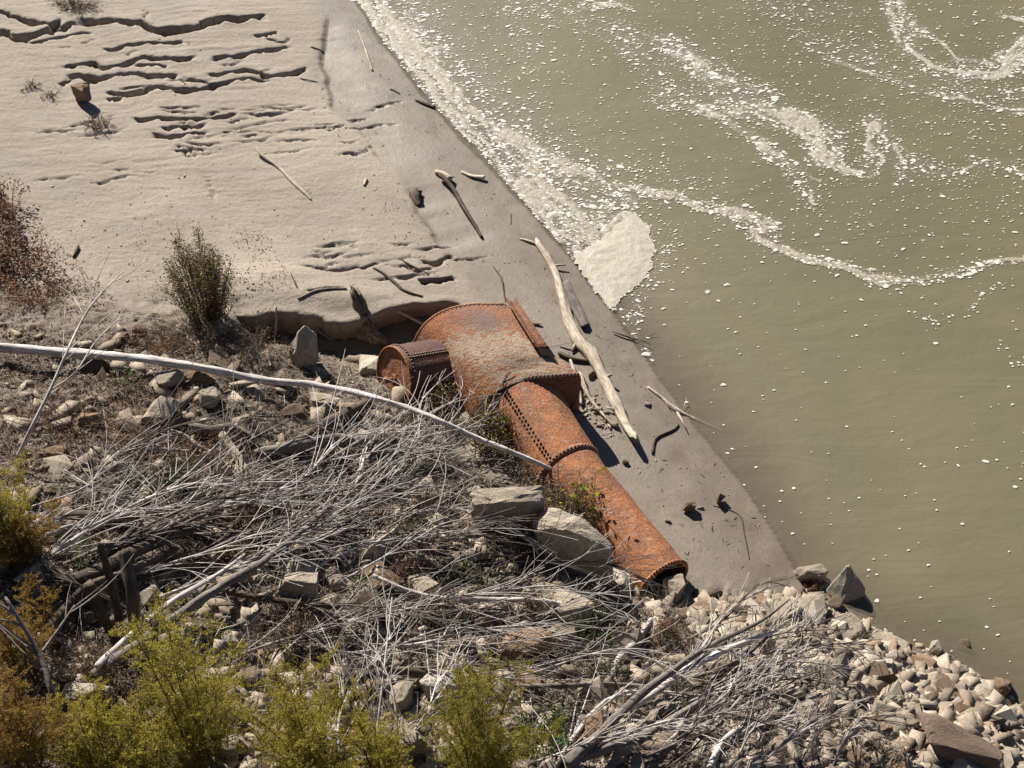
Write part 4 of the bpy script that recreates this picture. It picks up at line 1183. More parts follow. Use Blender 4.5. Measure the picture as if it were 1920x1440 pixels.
log("driftwood_stick", [(1150, 622, .02), (1180, 632, .02), (1210, 640), (1250, 645)], [.008, .012, .012, .006], "dark twiggy branch at the waterline beside the long log", M_DARKWOOD, stubs=[(.4, 40, 20, .02, .006), (.6, 30, -10, .06, .005), (.7, 16, 30, .0, .006)])
log("driftwood_stick", [(1070, 676, .05), (1084, 720, .06), (1090, 758, .03)], [.016, .022, .018], "slim white stick standing beside the front corner of the rusty hood", M_BLEACH)
log("driftwood_stick", [(1048, 662), (1070, 672), (1108, 678)], [.03, .035, .025], "dark broken piece of wood between the side flange and the long log", M_DARKWOOD)
log("driftwood_stick", [(1050, 650), (1062, 654), (1076, 657)], [.008, .010, .008], "small dark stick right of the torn hole", M_DARKWOOD)
log("driftwood_chunk", [(1086, 702), (1105, 745), (1142, 790), (1158, 798)], [.04, .022, .02, .04], "pale rotten root in the debris beside the long log", M_BLEACH, wob=.8)
log("driftwood_stick", [(672, 58), (684, 90), (698, 132)], [.012, .018, .015], "slim pale stick on the wet mud near the top", M_BLEACH)
log("driftwood_stick", [(780, 188), (795, 194), (815, 202)], [.015, .024, .02], "dark stick at the foam edge near the top", M_DARKWOOD)
log("driftwood_stick", [(733, 167), (740, 170), (748, 175)], [.012, .014, .01], "tiny curved twig left of the dark foam edge stick", M_GREYWOOD)
log("driftwood_stick", [(1338, 948), (1385, 965), (1395, 1000), (1405, 1048)], [.005, .008, .009, .005], "thin curved dark stem on the smooth mud near the tip", M_DARKWOOD)
log("driftwood_stick", [(925, 500), (940, 522), (945, 550), (948, 566)], [.005, .012, .012, .008], "reddish brown curved twig above the side flange", M_DARKWOOD)
log("driftwood_stick", [(958, 402), (958, 420)], [.006, .006], "tiny cross of twigs on wet mud near foam", M_DARKWOOD)
log("driftwood_stick", [(1080, 476), (1100, 462), (1118, 446)], [.02, .04, .03], "grey split branch lying in the thick foam mass", M_GREYWOOD, stubs=[(.5, 16, -14, .06, .007)])
log("driftwood_stick", [(1155, 424), (1175, 414), (1194, 402)], [.02, .03, .02], "grey stick at the top of the thick foam mass", M_GREYWOOD)
log("driftwood_stick", [(976, 448), (990, 452), (1008, 458)], [.012, .02, .02], "bent root tip at the upper end of the long log", M_BLEACH)
log("driftwood_chunk", [(138, 482), (143, 472), (147, 462)], [.018, .025, .02], "dark stub of wood standing on the mud at left", M_DARKWOOD)
log("driftwood_stick", [(545, 142), (565, 148), (595, 154)], [.008, .009, .006], "fine dark twig lying at the end of the eroded ledges", M_GREYWOOD)
log("driftwood_stick", [(584, 88), (596, 92), (606, 97)], [.01, .012, .008], "short dark stick alone on upper mud", M_DARKWOOD)
log("tree_stump", [(778, 358), (781, 372), (788, 384)], [.05, .065, .03], "black rotten stump stuck in the crust edge", M_DARKWOOD, wob=1.2, cat="stump")
log("driftwood_chunk", [(682, 348), (687, 336)], [.015, .02], "tiny pale wood chip on the dry crust", M_BLEACH)

# the long bleached pole that runs across the picture, and the logs inside the brush
log("bleached_pole", [(-60, 645, .15), (0, 652, .15), (130, 662, .18), (250, 671, .18), (330, 682, .16), (400, 694, .16), (500, 713, .2), (570, 720, .25), (640, 731, .3), (700, 746, .42), (760, 764, .48), (820, 788, .52), (900, 824, .52), (970, 852, .46), (1036, 880, .34)],
    [.058, .056, .053, .05, .047, .044, .041, .038, .036, .035, .034, .033, .031, .028, .022], "very long silvery bleached pole running from the left border to the pipe", M_POLE, "pole", sides=14)
log("grey_log", [(478, 852, .05), (540, 840, .08), (620, 826, .1), (722, 830, .05)], [.06, .075, .075, .06], "thick grey log lying level in the brush", M_GREYWOOD)
log("brown_log", [(500, 845, .02), (560, 825, .06), (620, 790, .08), (700, 748, .05)], [.03, .05, .065, .05], "brown curved log slanting up to the bleached pole", M_DARKWOOD)
log("bleached_log", [(415, 812, .08), (440, 852, .08), (470, 884, .05), (503, 898, .02)], [.045, .055, .05, .02], "short white stripped log slanting down in the brush", M_BLEACH)
log("bleached_branch", [(320, 806, .1), (350, 818, .1), (372, 836, .1), (400, 854, .05)], [.012, .02, .022, .012], "slim pale branch left of the short stripped log", M_BLEACH)
log("grey_log", [(350, 800, .03), (400, 805, .06), (440, 802, .08), (480, 826, .05)], [.05, .055, .05, .04], "knotted grey log above the short stripped log", M_GREYWOOD)
log("fallen_log", [(175, 1268, .05), (215, 1240, .15), (260, 1208, .2), (330, 1158, .25), (400, 1108, .3), (480, 1062, .35), (560, 1000, .4), (620, 950, .4)], [.058, .055, .052, .048, .042, .036, .03, .024],
    "long straight dead trunk slanting up right out of the lower left brush", M_GREYWOOD, "log")
log("fallen_log", [(182, 1250, .2), (240, 1196, .25), (320, 1130, .3), (400, 1082, .35), (460, 1040, .35)], [.03, .03, .028, .022, .012], "slimmer pale pole lying along the long dead trunk", M_POLE, "log")
log("fallen_log", [(20, 1160, .05), (110, 1100, .1), (200, 1062, .15), (300, 1012, .15), (392, 980, .1)], [.05, .06, .065, .06, .05], "thick dark fallen trunk at the left under the brush", M_DARKWOOD, "log")
log("fallen_log", [(110, 966, .1), (160, 966, .1), (262, 968, .1)], [.05, .045, .035], "dark level trunk piece beside the left feathery shrub", M_DARKWOOD, "log")
log("fallen_log", [(90, 1180, .1), (150, 1110, .2), (200, 1085, .2), (280, 1050, .2)], [.04, .04, .035, .02], "brown broken trunk crossing behind the three cut stems", M_DARKWOOD, "log")
log("fallen_log", [(250, 1070, .1), (290, 1048, .15), (330, 1030, .1)], [.035, .035, .03], "short brown log piece right of the three cut stems", M_DARKWOOD, "log")
log("tree_stump", [(252, 1185, .1), (248, 1110, .5), (232, 1032, .85)], [.06, .06, .055], "thickest cut off stem with a flat sawn top", M_DARKWOOD, "stump")
log("tree_stump", [(226, 1165, .1), (205, 1080, .5), (187, 1018, .8)], [.045, .04, .03], "slender dark cut stem left of the thickest one", M_DARKWOOD, "stump")
log("tree_stump", [(220, 1200, .0), (190, 1150, .3), (165, 1095, .6)], [.05, .05, .05], "lowest and stubbiest of the three cut stems", M_DARKWOOD, "stump")
log("brown_log", [(620, 1290, .1), (720, 1258, .2), (800, 1265, .2), (850, 1280, .1)], [.03, .04, .045, .03], "dark curved log behind the tip of the right feathery shrub", M_DARKWOOD)
log("thick_branch", [(1062, 1432, .15), (1120, 1382, .25), (1180, 1322, .35), (1255, 1262, .45), (1330, 1212, .5), (1420, 1168, .5), (1480, 1125, .5)], [.06, .055, .048, .04, .03, .02, .010],
    "thickest grey forked branch rising from the bottom centre", M_GREYWOOD, "branch")
log("thick_branch", [(1066, 1430, .1), (1130, 1405, .2), (1215, 1375, .25), (1265, 1345, .25), (1320, 1310, .25)], [.05, .048, .04, .032, .02], "lower limb forking right from the thickest branch foot", M_GREYWOOD, "branch")
log("thick_branch", [(1180, 1330, .25), (1240, 1290, .3), (1290, 1255, .35), (1370, 1215, .4), (1460, 1182, .4)], [.03, .045, .04, .03, .012], "middle bleached limb of the fan lying over pale boulders", M_POLE, "branch")
log("thick_branch", [(1146, 1270, .05), (1160, 1235, .1), (1190, 1205, .12), (1222, 1160, .1)], [.025, .035, .035, .025], "short bluish grey pole below the pipe's mouth", M_POLE, "branch")
log("thick_branch", [(975, 1288, .1), (1060, 1286, .15), (1150, 1283, .15), (1225, 1290, .1)], [.022, .025, .022, .02], "level brown grey branch below the pale boulders", M_GREYWOOD, "branch")
log("thick_branch", [(1460, 1362, .05), (1475, 1390, .05), (1495, 1425, .05)], [.03, .04, .035], "short rotten branch at the bottom under twigs", M_BLEACH, "branch")
log("thick_branch", [(1330, 1440, .1), (1352, 1395, .1), (1385, 1365, .1)], [.03, .03, .02], "pale broken limb at the bottom border", M_POLE, "branch")
log("thick_branch", [(700, 1080, .15), (800, 1118, .2), (920, 1125, .2), (1020, 1128, .2), (1180, 1162, .15)], [.02, .026, .03, .026, .010], "pale level branch crossing above the brownish slab boulder", M_POLE, "branch")
log("thick_branch", [(860, 955, .2), (920, 975, .25), (970, 1000, .25), (1018, 1030, .2)], [.02, .028, .025, .015], "straight white branch passing in front of the two big boulders", M_POLE, "branch")
log("thick_branch", [(430, 1110, .1), (510, 1125, .12), (640, 1140, .12)], [.03, .035, .03], "dark level branch below the slanted boulder", M_DARKWOOD, "branch")

# ------------------------------------------------------------------ bare branching stems
def grow(mb, a, d, L, r0, r1, bend, zmin, segs, sides, rg, grav=0.0):
    """one twig: returns its points"""
    pts = [a.copy()]; p = a.copy(); dd = d.normalized(); b = Vector((rg.gauss(0, 1), rg.gauss(0, 1), rg.gauss(0, .6))) * bend
    for i in range(segs):
        dd = (dd + b * (1.0 / segs) + Vector((rg.gauss(0, 1), rg.gauss(0, 1), rg.gauss(0, .7))) * .026 + Vector((0, 0, -grav / segs))).normalized()
        p = p + dd * (L / segs)
        zg = hz(p.x, p.y) + zmin
        if p.z < zg: p.z = zg
        pts.append(p.copy())
    mb.tube(pts, [r0 + (r1 - r0) * i / segs for i in range(segs + 1)], sides, False, 0, rg)
    return pts
def dead_branch(u0, v0, u1, v1, r, label, nt=14, spread=.5, rise=.25, tw=1.0, mat=None, group=None, seed=0, name="dead_branch", cat="dead branch", bend=.4):
    rg = random.Random(int(u0 * 13 + v0 * 7 + u1 + seed))
    a = G(u0, v0, r + .03); b = G(u1, v1, rise)
    d = b - a; L = d.length
    org = a.copy()
    mb = MB()
    ctrl = [a, a.lerp(b, .33) + Vector((rg.gauss(0, .05) * L, rg.gauss(0, .05) * L, rise * .5)), a.lerp(b, .66) + Vector((rg.gauss(0, .06) * L, rg.gauss(0, .06) * L, rise * .6)), b]
    main = spline(ctrl, 14)
    for p in main: p.z = max(p.z, hz(p.x, p.y) + r + .02)
    mb.tube(main, [r + (.0045 - r) * (i / 14) for i in range(15)], 7, True, .15, rg)
    for k in range(nt):
        t = rg.uniform(.08, .97); i = int(t * 13); p0 = main[i].lerp(main[i + 1], t * 13 - i if t * 13 - i < 1 else .5)
        dm = (main[i + 1] - main[i]).normalized()
        side_ = Vector((-dm.y, dm.x, 0)) * rg.choice((-1, 1))
        dd = dm + side_ * rg.uniform(.1, spread) + Vector((0, 0, rg.uniform(-.03, .17)))
        l = L * rg.uniform(.18, .5) * tw * (1.15 - t * .4)
        l = min(l, L * (1.10 - t))
        rr = max(.0052, r * (1 - t) * .45)
        tp = grow(mb, p0, dd, l, rr, .0032, bend, .02, 9, 4, rg, .12)
        for q in range(rg.randint(0, 2)):
            j = rg.randint(2, 7); dq = (tp[j + 1] - tp[j]).normalized()
            s2 = Vector((-dq.y, dq.x, 0)) * rg.choice((-1, 1))
            grow(mb, tp[j], dq + s2 * rg.uniform(.3, .8) + Vector((0, 0, rg.uniform(0, .3))), l * rg.uniform(.2, .45), rr * .65, .0034, bend, .015, 5, 3, rg)
    o = mb.build(name, mat or M_TWIG, None, True, loc=org)
    return tag(o, label, cat, group)
# (start, tip) of the branches of the big pale brush pile
BR = [(60, 1010, 420, 900, .03), (120, 1060, 520, 930, .03), (30, 1090, 360, 960, .03), (200, 1040, 600, 900, .025), (180, 980, 560, 860, .02), (280, 1010, 700, 880, .025),
      (330, 1060, 760, 930, .025), (420, 1080, 800, 900, .02), (250, 900, 620, 800, .015), (380, 960, 820, 830, .02), (480, 1000, 900, 800, .018), (560, 1030, 930, 760, .018),
      (300, 1120, 700, 990, .02), (500, 960, 960, 790, .016), (640, 960, 880, 740, .014), (520, 890, 870, 860, .015), (420, 880, 700, 930, .012), (700, 900, 980, 770, .012),
      (150, 900, 450, 780, .012), (60, 950, 330, 850, .012), (20, 1010, 240, 930, .015), (600, 1000, 980, 1010, .014), (560, 1080, 930, 1000, .015), (720, 1010, 1060, 1050, .014),
      (640, 1090, 1010, 960, .012), (780, 1120, 1180, 1160, .015), (560, 1180, 1020, 1100, .016), (620, 1230, 1100, 1200, .016), (700, 1160, 1160, 1230, .014), (500, 1220, 900, 1130, .014),
      (820, 1220, 1260, 1260, .014), (880, 1060, 1230, 1110, .010), (420, 1240, 760, 1120, .015), (700, 1260, 1080, 1290, .014), (380, 1000, 120, 880, .010), (760, 1040, 560, 900, .012),
      (300, 1180, 60, 1040, .012), (640, 1440, 760, 1150, .016), (700, 1430, 660, 1180, .014), (740, 1420, 880, 1240, .012), (760, 900, 860, 690, .010), (820, 860, 965, 640, .010), (890, 860, 970, 720, .009), (700, 930, 720, 760, .009),
      (430, 1020, 900, 950, .014), (340, 940, 760, 890, .012), (460, 930, 880, 880, .012), (240, 1080, 640, 1040, .014), (540, 1130, 860, 1180, .012), (900, 1180, 1180, 1120, .010), (1010, 1030, 1100, 980, .006)]
BRN = []
SPOT = ["at the far left", "left of the brush centre", "in the brush centre", "right of the brush centre", "near the pipe"]
M_TWIGD = wood_mat('dull_twig', (.07, .052, .04), (.17, .135, .11), (.30, .26, .225), (1, 1, 1), 4)
for i, (a, b, c_, d, r) in enumerate(BR):
    o = dead_branch(a, b, c_, d, r, "bare pale branch tangled with others in the big brush pile", nt=(8 if c_ > 850 and d < 1020 else 24 if r > .018 else 16), spread=.38, rise=.10 + .28 * rng.random(), tw=1.35, mat=(M_TWIGD if i % 5 in (1, 3) else M_TWIG), group="dead branches of the big brush pile")
    BRN.append((o, a, b, c_, d, "stout bare branch" if r > .018 else "thin bare branch"))
# fan of bleached branches at the lower right
FN = [(1040, 1440, 1500, 1130, .03), (1180, 1330, 1560, 1190, .022), (1200, 1300, 1440, 1100, .02), (1250, 1290, 1600, 1180, .018), (1230, 1340, 1620, 1260, .02), (1180, 1350, 1560, 1300, .018), (1300, 1300, 1640, 1210, .014), (1110, 1400, 1420, 1330, .018),
      (1280, 1330, 1640, 1300, .014), (1240, 1400, 1560, 1240, .016), (1340, 1400, 1520, 1250, .012), (1180, 1430, 1480, 1370, .016), (1300, 1250, 1530, 1150, .014), (1330, 1350, 1680, 1340, .012), (1140, 1310, 1400, 1230, .014),
      (1430, 1430, 1610, 1330, .012), (1500, 1430, 1570, 1300, .01), (1380, 1430, 1500, 1320, .01), (1290, 1200, 1480, 1100, .012), (1560, 1440, 1640, 1360, .01), (1000, 1430, 1230, 1380, .012), (1250, 1440, 1400, 1300, .012)]
for i, (a, b, c_, d, r) in enumerate(FN):
    o = dead_branch(a, b, c_, d, r, "bare bleached branch fanned out over the stones at lower right", nt=15, spread=.35, rise=.2 + .25 * rng.random(), tw=1.1, mat=(M_TWIGD if i % 5 in (1, 3) else M_TWIG), group="bleached branches fanned over the shore stones")
    BRN.append((o, a, b, c_, d, "stout bleached branch" if r > .017 else "thin bleached branch"))
# tall single stems
def stem(pts, r, label, subs=(), mat=M_TWIG, name="bare_stem", nt=6):
    W = place_pts(pts, r); C = spline(W, 20); rg = random.Random(int(pts[0][0] + pts[0][1]))
    mb = MB(); mb.tube(C, [np.interp(i / 20, np.linspace(0, 1, len(r)), r) for i in range(21)], 7, True, .2, rg)
    for k in range(nt):
        i = rg.randint(7, 18); d = (C[i + 1] - C[i]).normalized(); s_2 = Vector((-d.y, d.x, 0)).normalized() * rg.choice((-1, 1))
        grow(mb, C[i], d + s_2 * rg.uniform(.3, .7), rg.uniform(.3, .9), r[-1] * 1.1, .003, .4, .02, 8, 4, rg)
    o = mb.build(name, mat, None, True, loc=W[0].copy())
    return tag(o, label, "bare stem")
stem([(33, 858, .1), (60, 800, .5), (100, 720, .9), (125, 660, 1.1), (160, 590, 1.3), (195, 545, 1.4), (232, 508, 1.5)], [.022, .02, .017, .014, .012, .009, .005], "tall thin leafless sapling rising above the pole at the far left", nt=7)
stem([(90, 735, .5), (140, 700, .8), (180, 640, 1.0), (232, 590, 1.1)], [.012, .010, .008, .005], "thin side sapling forking right of the tall leafless sapling", nt=4)
stem([(140, 1440, .2), (110, 1370, .5), (95, 1290, .8), (70, 1220, 1.0), (10, 1120, 1.3)], [.03, .028, .026, .022, .012], "pale forked dead sapling at the lower left corner", mat=M_GREYWOOD, nt=5)
stem([(80, 1222, .9), (110, 1180, 1.0), (140, 1135, 1.1)], [.016, .012, .008], "pale fork of dead sapling bending right at lower left", mat=M_GREYWOOD, nt=3)
stem([(700, 1430, .1), (712, 1330, .5), (722, 1240, .8), (735, 1120, 1.1)], [.014, .012, .010, .006], "upright bare stem before the right feathery shrub", nt=8)
stem([(740, 1440, .1), (745, 1380, .4), (735, 1290, .7), (700, 1210, .9)], [.014, .012, .010, .006], "curved bare stem leaning left beside the upright stem", nt=8)

# ------------------------------------------------------------------ plants
def leafquads(P, D, L, Wd, rg):
    """arrays: base points, directions -> thin folded leaves"""
    n = len(P)
    D = D / np.linalg.norm(D, axis=1)[:, None]
    up = rg.normal(0, 1, (n, 3)); sd_ = np.cross(D, up); sd_ /= np.linalg.norm(sd_, axis=1)[:, None] + 1e-9
    L = np.broadcast_to(L, n)[:, None]; Wd = np.broadcast_to(Wd, n)[:, None]
    V = np.stack([P, P + D * L * .5 + sd_ * Wd * .5, P + D * L, P + D * L * .5 - sd_ * Wd * .5], 1).reshape(-1, 3)
    F = np.arange(n * 4).reshape(n, 4)
    return V, F
def feathery(u, v, hgt_, rad, label, mat=M_FEATH, nstem=9, dens=1.0, lean=(0, 0), seed=1, group=None):
    rg = np.random.default_rng(seed); r2 = random.Random(seed)
    base = G(u, v, 0.0)
    e = empty("feathery_shrub", base, label, "shrub", group)
    mb = MB(); PP, DD = [], []
    for s_i in range(nstem):
        a = s_i / nstem * 6.28 + r2.random(); rr = rad * (.25 + .8 * r2.random())
        h_ = hgt_ * (1.0 - .45 * (rr / rad) + .12 * r2.random())
        tip = Vector((math.cos(a) * rr + lean[0] * h_, math.sin(a) * rr + lean[1] * h_, h_))
        if s_i == 0: tip = Vector((lean[0] * hgt_, lean[1] * hgt_, hgt_))
        st = [Vector((math.cos(a) * rad * .15, math.sin(a) * rad * .15, -.05)), tip * .5 + Vector((r2.gauss(0, .03), r2.gauss(0, .03), .05)), tip]
        C = spline(st, 14)
        mb.tube(C, [.011 - .008 * i / 14 for i in range(15)], 5, True, .1, r2)
        # side plumes
        for k in range(int(34 * dens)):
            t = r2.uniform(.12, 1.0); i = min(int(t * 14), 13); p0 = C[i].lerp(C[i + 1], t * 14 - i if t < 1 else 0)
            an = r2.random() * 6.28; l = rad * (.62 - .42 * t) * r2.uniform(.6, 1.2)
            d = Vector((math.cos(an), math.sin(an), r2.uniform(.45, 1.0))).normalized()
            m_ = int(90 * (l / .25) ** .7) 
            tt = rg.random(m_) ** .8
            sag = -0.12 * l * tt ** 2
            ctr = np.array(p0)[None] + np.array(d)[None] * (l * tt)[:, None]; ctr[:, 2] += sag
            ctr += rg.normal(0, .018, (m_, 3)) * (1.15 - tt)[:, None]
            dr = np.array(d)[None] * .8 + rg.normal(0, .65, (m_, 3)); dr[:, 2] += .3
            PP.append(ctr); DD.append(dr)
            if k % 3 == 0: mb.tube([p0, p0 + d * l * .8], [.004, .002], 3, False, 0, r2)
    so_ = mb.build("stem", M_TWIGB, e, True)
    P = np.concatenate(PP); D = np.concatenate(DD)
    V, F = leafquads(P, D, rg.uniform(.012, .034, len(P)), rg.uniform(.004, .009, len(P)), rg)
    f = npmesh("foliage", V, F, mat); f.parent = e
    return e
feathery(385, 1425, 2.2, .78, "tallest olive feathery shrub at lower left centre", nstem=15, dens=1.5, seed=3)
feathery(900, 1455, 1.75, .66, "olive feathery shrub at the bottom centre", M_FEATHD, nstem=13, dens=1.5, seed=4)
feathery(575, 1450, 1.2, .85, "low spreading olive feathery shrub right of the tallest one", nstem=13, dens=1.2, seed=5)
feathery(715, 1465, 1.0, .62, "small olive feathery shrub with bare stems in front", M_FEATH, nstem=11, dens=1.0, seed=6)
feathery(0, 1020, 1.35, .55, "yellow green feathery shrub at the left border", M_FEATH, nstem=12, dens=1.4, seed=7)
feathery(50, 1440, 1.15, .75, "rust tinged feathery shrub in the lower left corner", M_FEATHB, nstem=12, dens=1.1, seed=8)
feathery(190, 1460, 1.1, .65, "yellowing feathery shrub left of the tallest olive shrub", M_FEATH, nstem=12, dens=1.0, seed=9)
feathery(40, 1240, .75, .55, "rusty brown feathery shrub above the corner shrub", M_FEATHB, nstem=10, dens=.9, seed=10)
feathery(280, 1480, 1.2, .5, "green brown feathery shrub at the bottom edge", M_FEATHD, nstem=10, dens=1.0, seed=11)
feathery(60, 1050, .60, .45, "brown feathery clump under the left border shrub", M_FEATHB, nstem=9, dens=.9, seed=12)

def leafy(u, v, hgt_, rad, label, mat, nst=14, nleaf=1600, ls=(.018, .04), cat="bush", name="leafy_bush", seed=1, aspect=.55, stem_mat=None, oval=(1, 1), group=None, extra=None, up=.4):
    rg = np.random.default_rng(seed); r2 = random.Random(seed)
    base = G(u, v, 0.0); e = empty(name, base, label, cat, group)
    mb = MB(); PP, DD = [], []
    per = max(4, nleaf // nst)
    for s_i in range(nst):
        a = r2.random() * 6.28; rr = rad * r2.random() ** .5
        x0, y0 = math.cos(a) * rr * .6 * oval[0], math.sin(a) * rr * .6 * oval[1]
        x1, y1 = math.cos(a) * rr * 1.25 * oval[0] + r2.gauss(0, .05), math.sin(a) * rr * 1.25 * oval[1] + r2.gauss(0, .05)
        z0 = hz(base.x + x0, base.y + y0) - base.z; z1 = max(hz(base.x + x1, base.y + y1) - base.z, -.3) + hgt_ * r2.uniform(.5, 1.0) * (1.1 - .5 * rr / rad)
        C = spline([Vector((x0, y0, z0 - .02)), Vector(((x0 + x1) / 2 + r2.gauss(0, .03), (y0 + y1) / 2 + r2.gauss(0, .03), z0 + (z1 - z0) * .6)), Vector((x1, y1, z1))], 8)
        mb.tube(C, [.006 - .0035 * i / 8 for i in range(9)], 4, False, 0, r2)
        t = rg.random(per) ** .7 * 7.999; i = t.astype(int); f = (t - i)[:, None]
        Ca = np.array([tuple(c) for c in C])
        p = Ca[i] * (1 - f) + Ca[i + 1] * f + rg.normal(0, .022 + rad * .06, (per, 3))
        d = rg.normal(0, 1, (per, 3)); d[:, 2] = np.abs(d[:, 2]) * up
        PP.append(p); DD.append(d)
        for q in range(3):
            j = r2.randint(2, 7); mb.tube([C[j], C[j] + Vector((r2.gauss(0, .06), r2.gauss(0, .06), r2.uniform(.0, .08)))], [.003, .002], 3, False, 0, r2)
    mb.build("stem", stem_mat or M_TWIGB, e, True)
    P = np.concatenate(PP); D = np.concatenate(DD); L = rg.uniform(ls[0], ls[1], len(P))
    V, F = leafquads(P, D, L, L * aspect, rg)
    f = npmesh("foliage", V, F, mat); f.parent = e
    if extra:
        n2, m2, l2 = extra
        k = rg.integers(0, len(P), n2); L2 = rg.uniform(l2 * .7, l2 * 1.2, n2)
        V, F = leafquads(P[k] + rg.normal(0, .02, (n2, 3)) + np.array([0, 0, .02]), D[k], L2, L2 * .75, rg)
        f2 = npmesh("bright_leaves", V, F, m2); f2.parent = e
    return e
leafy(388, 592, 1.75, .34, "dark bush dotted with yellow green leaves on the pale mud", M_BUSH, 90, 15000, (.014, .032), seed=21, oval=(1.0, 1.5), extra=(380, M_YEL, .034), stem_mat=M_DARKWOOD)
leafy(395, 640, .30, .50, "low dark tangle of dead weeds at the foot of the yellow dotted bush", M_DRYW, 50, 3600, (.012, .035), "weeds", "weed_clump", 22, .3, oval=(1.5, .8))
leafy(300, 650, .28, .40, "brown dead weeds beside the bare mud patch", M_RED, 34, 2000, (.012, .03), "weeds", "weed_clump", 23, .35)
leafy(480, 660, .25, .40, "grey brown weeds left of the tall pale boulder", M_DRYW, 36, 2400, (.012, .03), "weeds", "weed_clump", 24, .3)
leafy(8, 420, .5, .40, "russet leaved bush at the upper left border", M_RED, 30, 2000, (.02, .05), seed=25, oval=(.7, 1.6), up=.2)
leafy(30, 510, .45, .55, "largest russet leaved bush on the left border above the pole", M_RED, 44, 3200, (.02, .05), seed=26, oval=(1, 1.1), up=.2)
leafy(90, 560, .30, .42, "thin russet weeds spreading right from the largest russet bush", M_RED, 30, 1500, (.015, .04), "weeds", "weed_clump", 27, .5, up=.2)
leafy(185, 232, .16, .18, "small pinkish dry grass tuft below the round clod", M_RED, 26, 420, (.02, .05), "grass tuft", "grass_tuft", 28, .12)
leafy(58, 165, .05, .09, "tiny olive grass tuft at left of the ledges", M_SAGE, 14, 160, (.02, .04), "grass tuft", "grass_tuft", 29, .15)
leafy(92, 180, .05, .09, "tiny pale grass tuft beside the round clod", M_SAGE, 14, 140, (.02, .04), "grass tuft", "grass_tuft", 30, .15)
leafy(140, 12, .12, .28, "dry grass tuft hanging in the top left ledge", M_DRYW, 40, 900, (.03, .08), "grass tuft", "grass_tuft", 31, .1, oval=(1.4, .5))
leafy(830, 780, .55, .25, "dark weeds growing in the corner between drum and pipe", M_BUSH, 24, 1300, (.014, .03), "weeds", "weed_clump", 32, extra=(80, M_YEL, .032))
leafy(925, 830, .6, .32, "yellow green leaved weeds against the upper pipe", M_BUSH, 34, 2600, (.018, .038), "weeds", "weed_clump", 33, extra=(330, M_YEL, .040))
leafy(790, 800, .25, .4, "low weeds in front of the drum under the pole", M_DRYW, 34, 1700, (.014, .03), "weeds", "weed_clump", 34, extra=(36, M_YEL, .034))
leafy(1070, 978, .62, .36, "bushy grey weeds filling the gap between pipe and big boulders", M_DRYW, 90, 10500, (.016, .036), "weeds", "weed_clump", 35, .4, oval=(1.3, .8), extra=(300, M_YEL, .042))
leafy(1010, 905, .3, .30, "grey brown weeds under the tip of the long bleached pole", M_DRYW, 36, 2300, (.012, .028), "weeds", "weed_clump", 36, .4)
leafy(1092, 985, 1.15, .10, "tall green and yellow leaved shoot in front of the pipe seam", M_YEL, 5, 60, (.05, .09), "shoot", "leafy_shoot", 37, .8)
leafy(1122, 1000, .45, .2, "yellow leaved sprig beside the lower pipe", M_YEL, 9, 110, (.035, .06), "shoot", "leafy_shoot", 38, .8)
leafy(1175, 1095, .30, .16, "yellow leaved sprig over the cream pitted stone", M_YEL, 8, 70, (.03, .05), "shoot", "leafy_shoot", 39, .7)
leafy(1060, 1050, .45, .22, "sprays of small yellowish leaves before the largest boulder's shaded face", M_YEL, 10, 90, (.02, .035), "shoot", "leafy_shoot", 40, .7)
leafy(1110, 1205, .28, .22, "bright green narrow leaved plant below the broad pale boulder", M_GREEN, 22, 700, (.04, .075), "plant", "green_plant", 41, .18)
leafy(1020, 1392, .35, .28, "dark green leafy plant right of the bottom centre shrub", M_GREEN, 24, 900, (.035, .06), "plant", "green_plant", 42, .4)
leafy(690, 1112, .18, .16, "small green plant in the brush above the low branches", M_GREEN, 14, 300, (.03, .05), "plant", "green_plant", 43, .4)
leafy(785, 880, .25, .16, "small green plant at the right of the brush pile under the pole", M_GREEN, 14, 360, (.03, .055), "plant", "green_plant", 44, .35)
leafy(240, 722, .22, .14, "small green weed below the bleached pole at left", M_GREEN, 12, 240, (.025, .045), "plant", "green_plant", 45, .35)
leafy(275, 945, .15, .12, "bright green sprout in the left brush", M_GREEN, 10, 170, (.03, .05), "plant", "green_plant", 46, .3)
leafy(170, 1040, .25, .18, "green weed behind the cut stems", M_GREEN, 12, 260, (.025, .045), "plant", "green_plant", 47, .35)
leafy(1285, 1305, .25, .26, "grey green sage plant under the bleached fan", M_SAGE, 22, 1500, (.014, .028), "plant", "sage_plant", 48, .5)
leafy(1245, 1200, .2, .16, "small sage plant right of the bluish grey pole", M_SAGE, 14, 600, (.014, .028), "plant", "sage_plant", 49, .5)
leafy(840, 1150, .3, .2, "pale sage coloured plant above the brownish slab boulder", M_SAGE, 16, 900, (.014, .03), "plant", "sage_plant", 50, .5)
leafy(1040, 1320, .15, .3, "sage ground plant beside the blocky pale boulder", M_SAGE, 24, 1300, (.012, .025), "plant", "sage_plant", 51, .5)
leafy(1110, 1400, .35, .22, "red stemmed dead weed beside the thick branch foot", M_RED, 20, 700, (.02, .04), "weeds", "weed_clump", 52, .3)
leafy(150, 800, .3, .5, "pinkish fine dead stems covering the left bank", M_RED, 60, 2600, (.012, .03), "weeds", "weed_clump", 53, .2, oval=(1.6, .8))
leafy(330, 850, .3, .42, "red brown dead weeds left of the short stripped log", M_RED, 44, 2200, (.012, .032), "weeds", "weed_clump", 54, .3, oval=(1.4, .8))
leafy(420, 870, .25, .25, "dark red weed seeds around the short stripped log", M_RED, 26, 1200, (.012, .03), "weeds", "weed_clump", 55, .4)
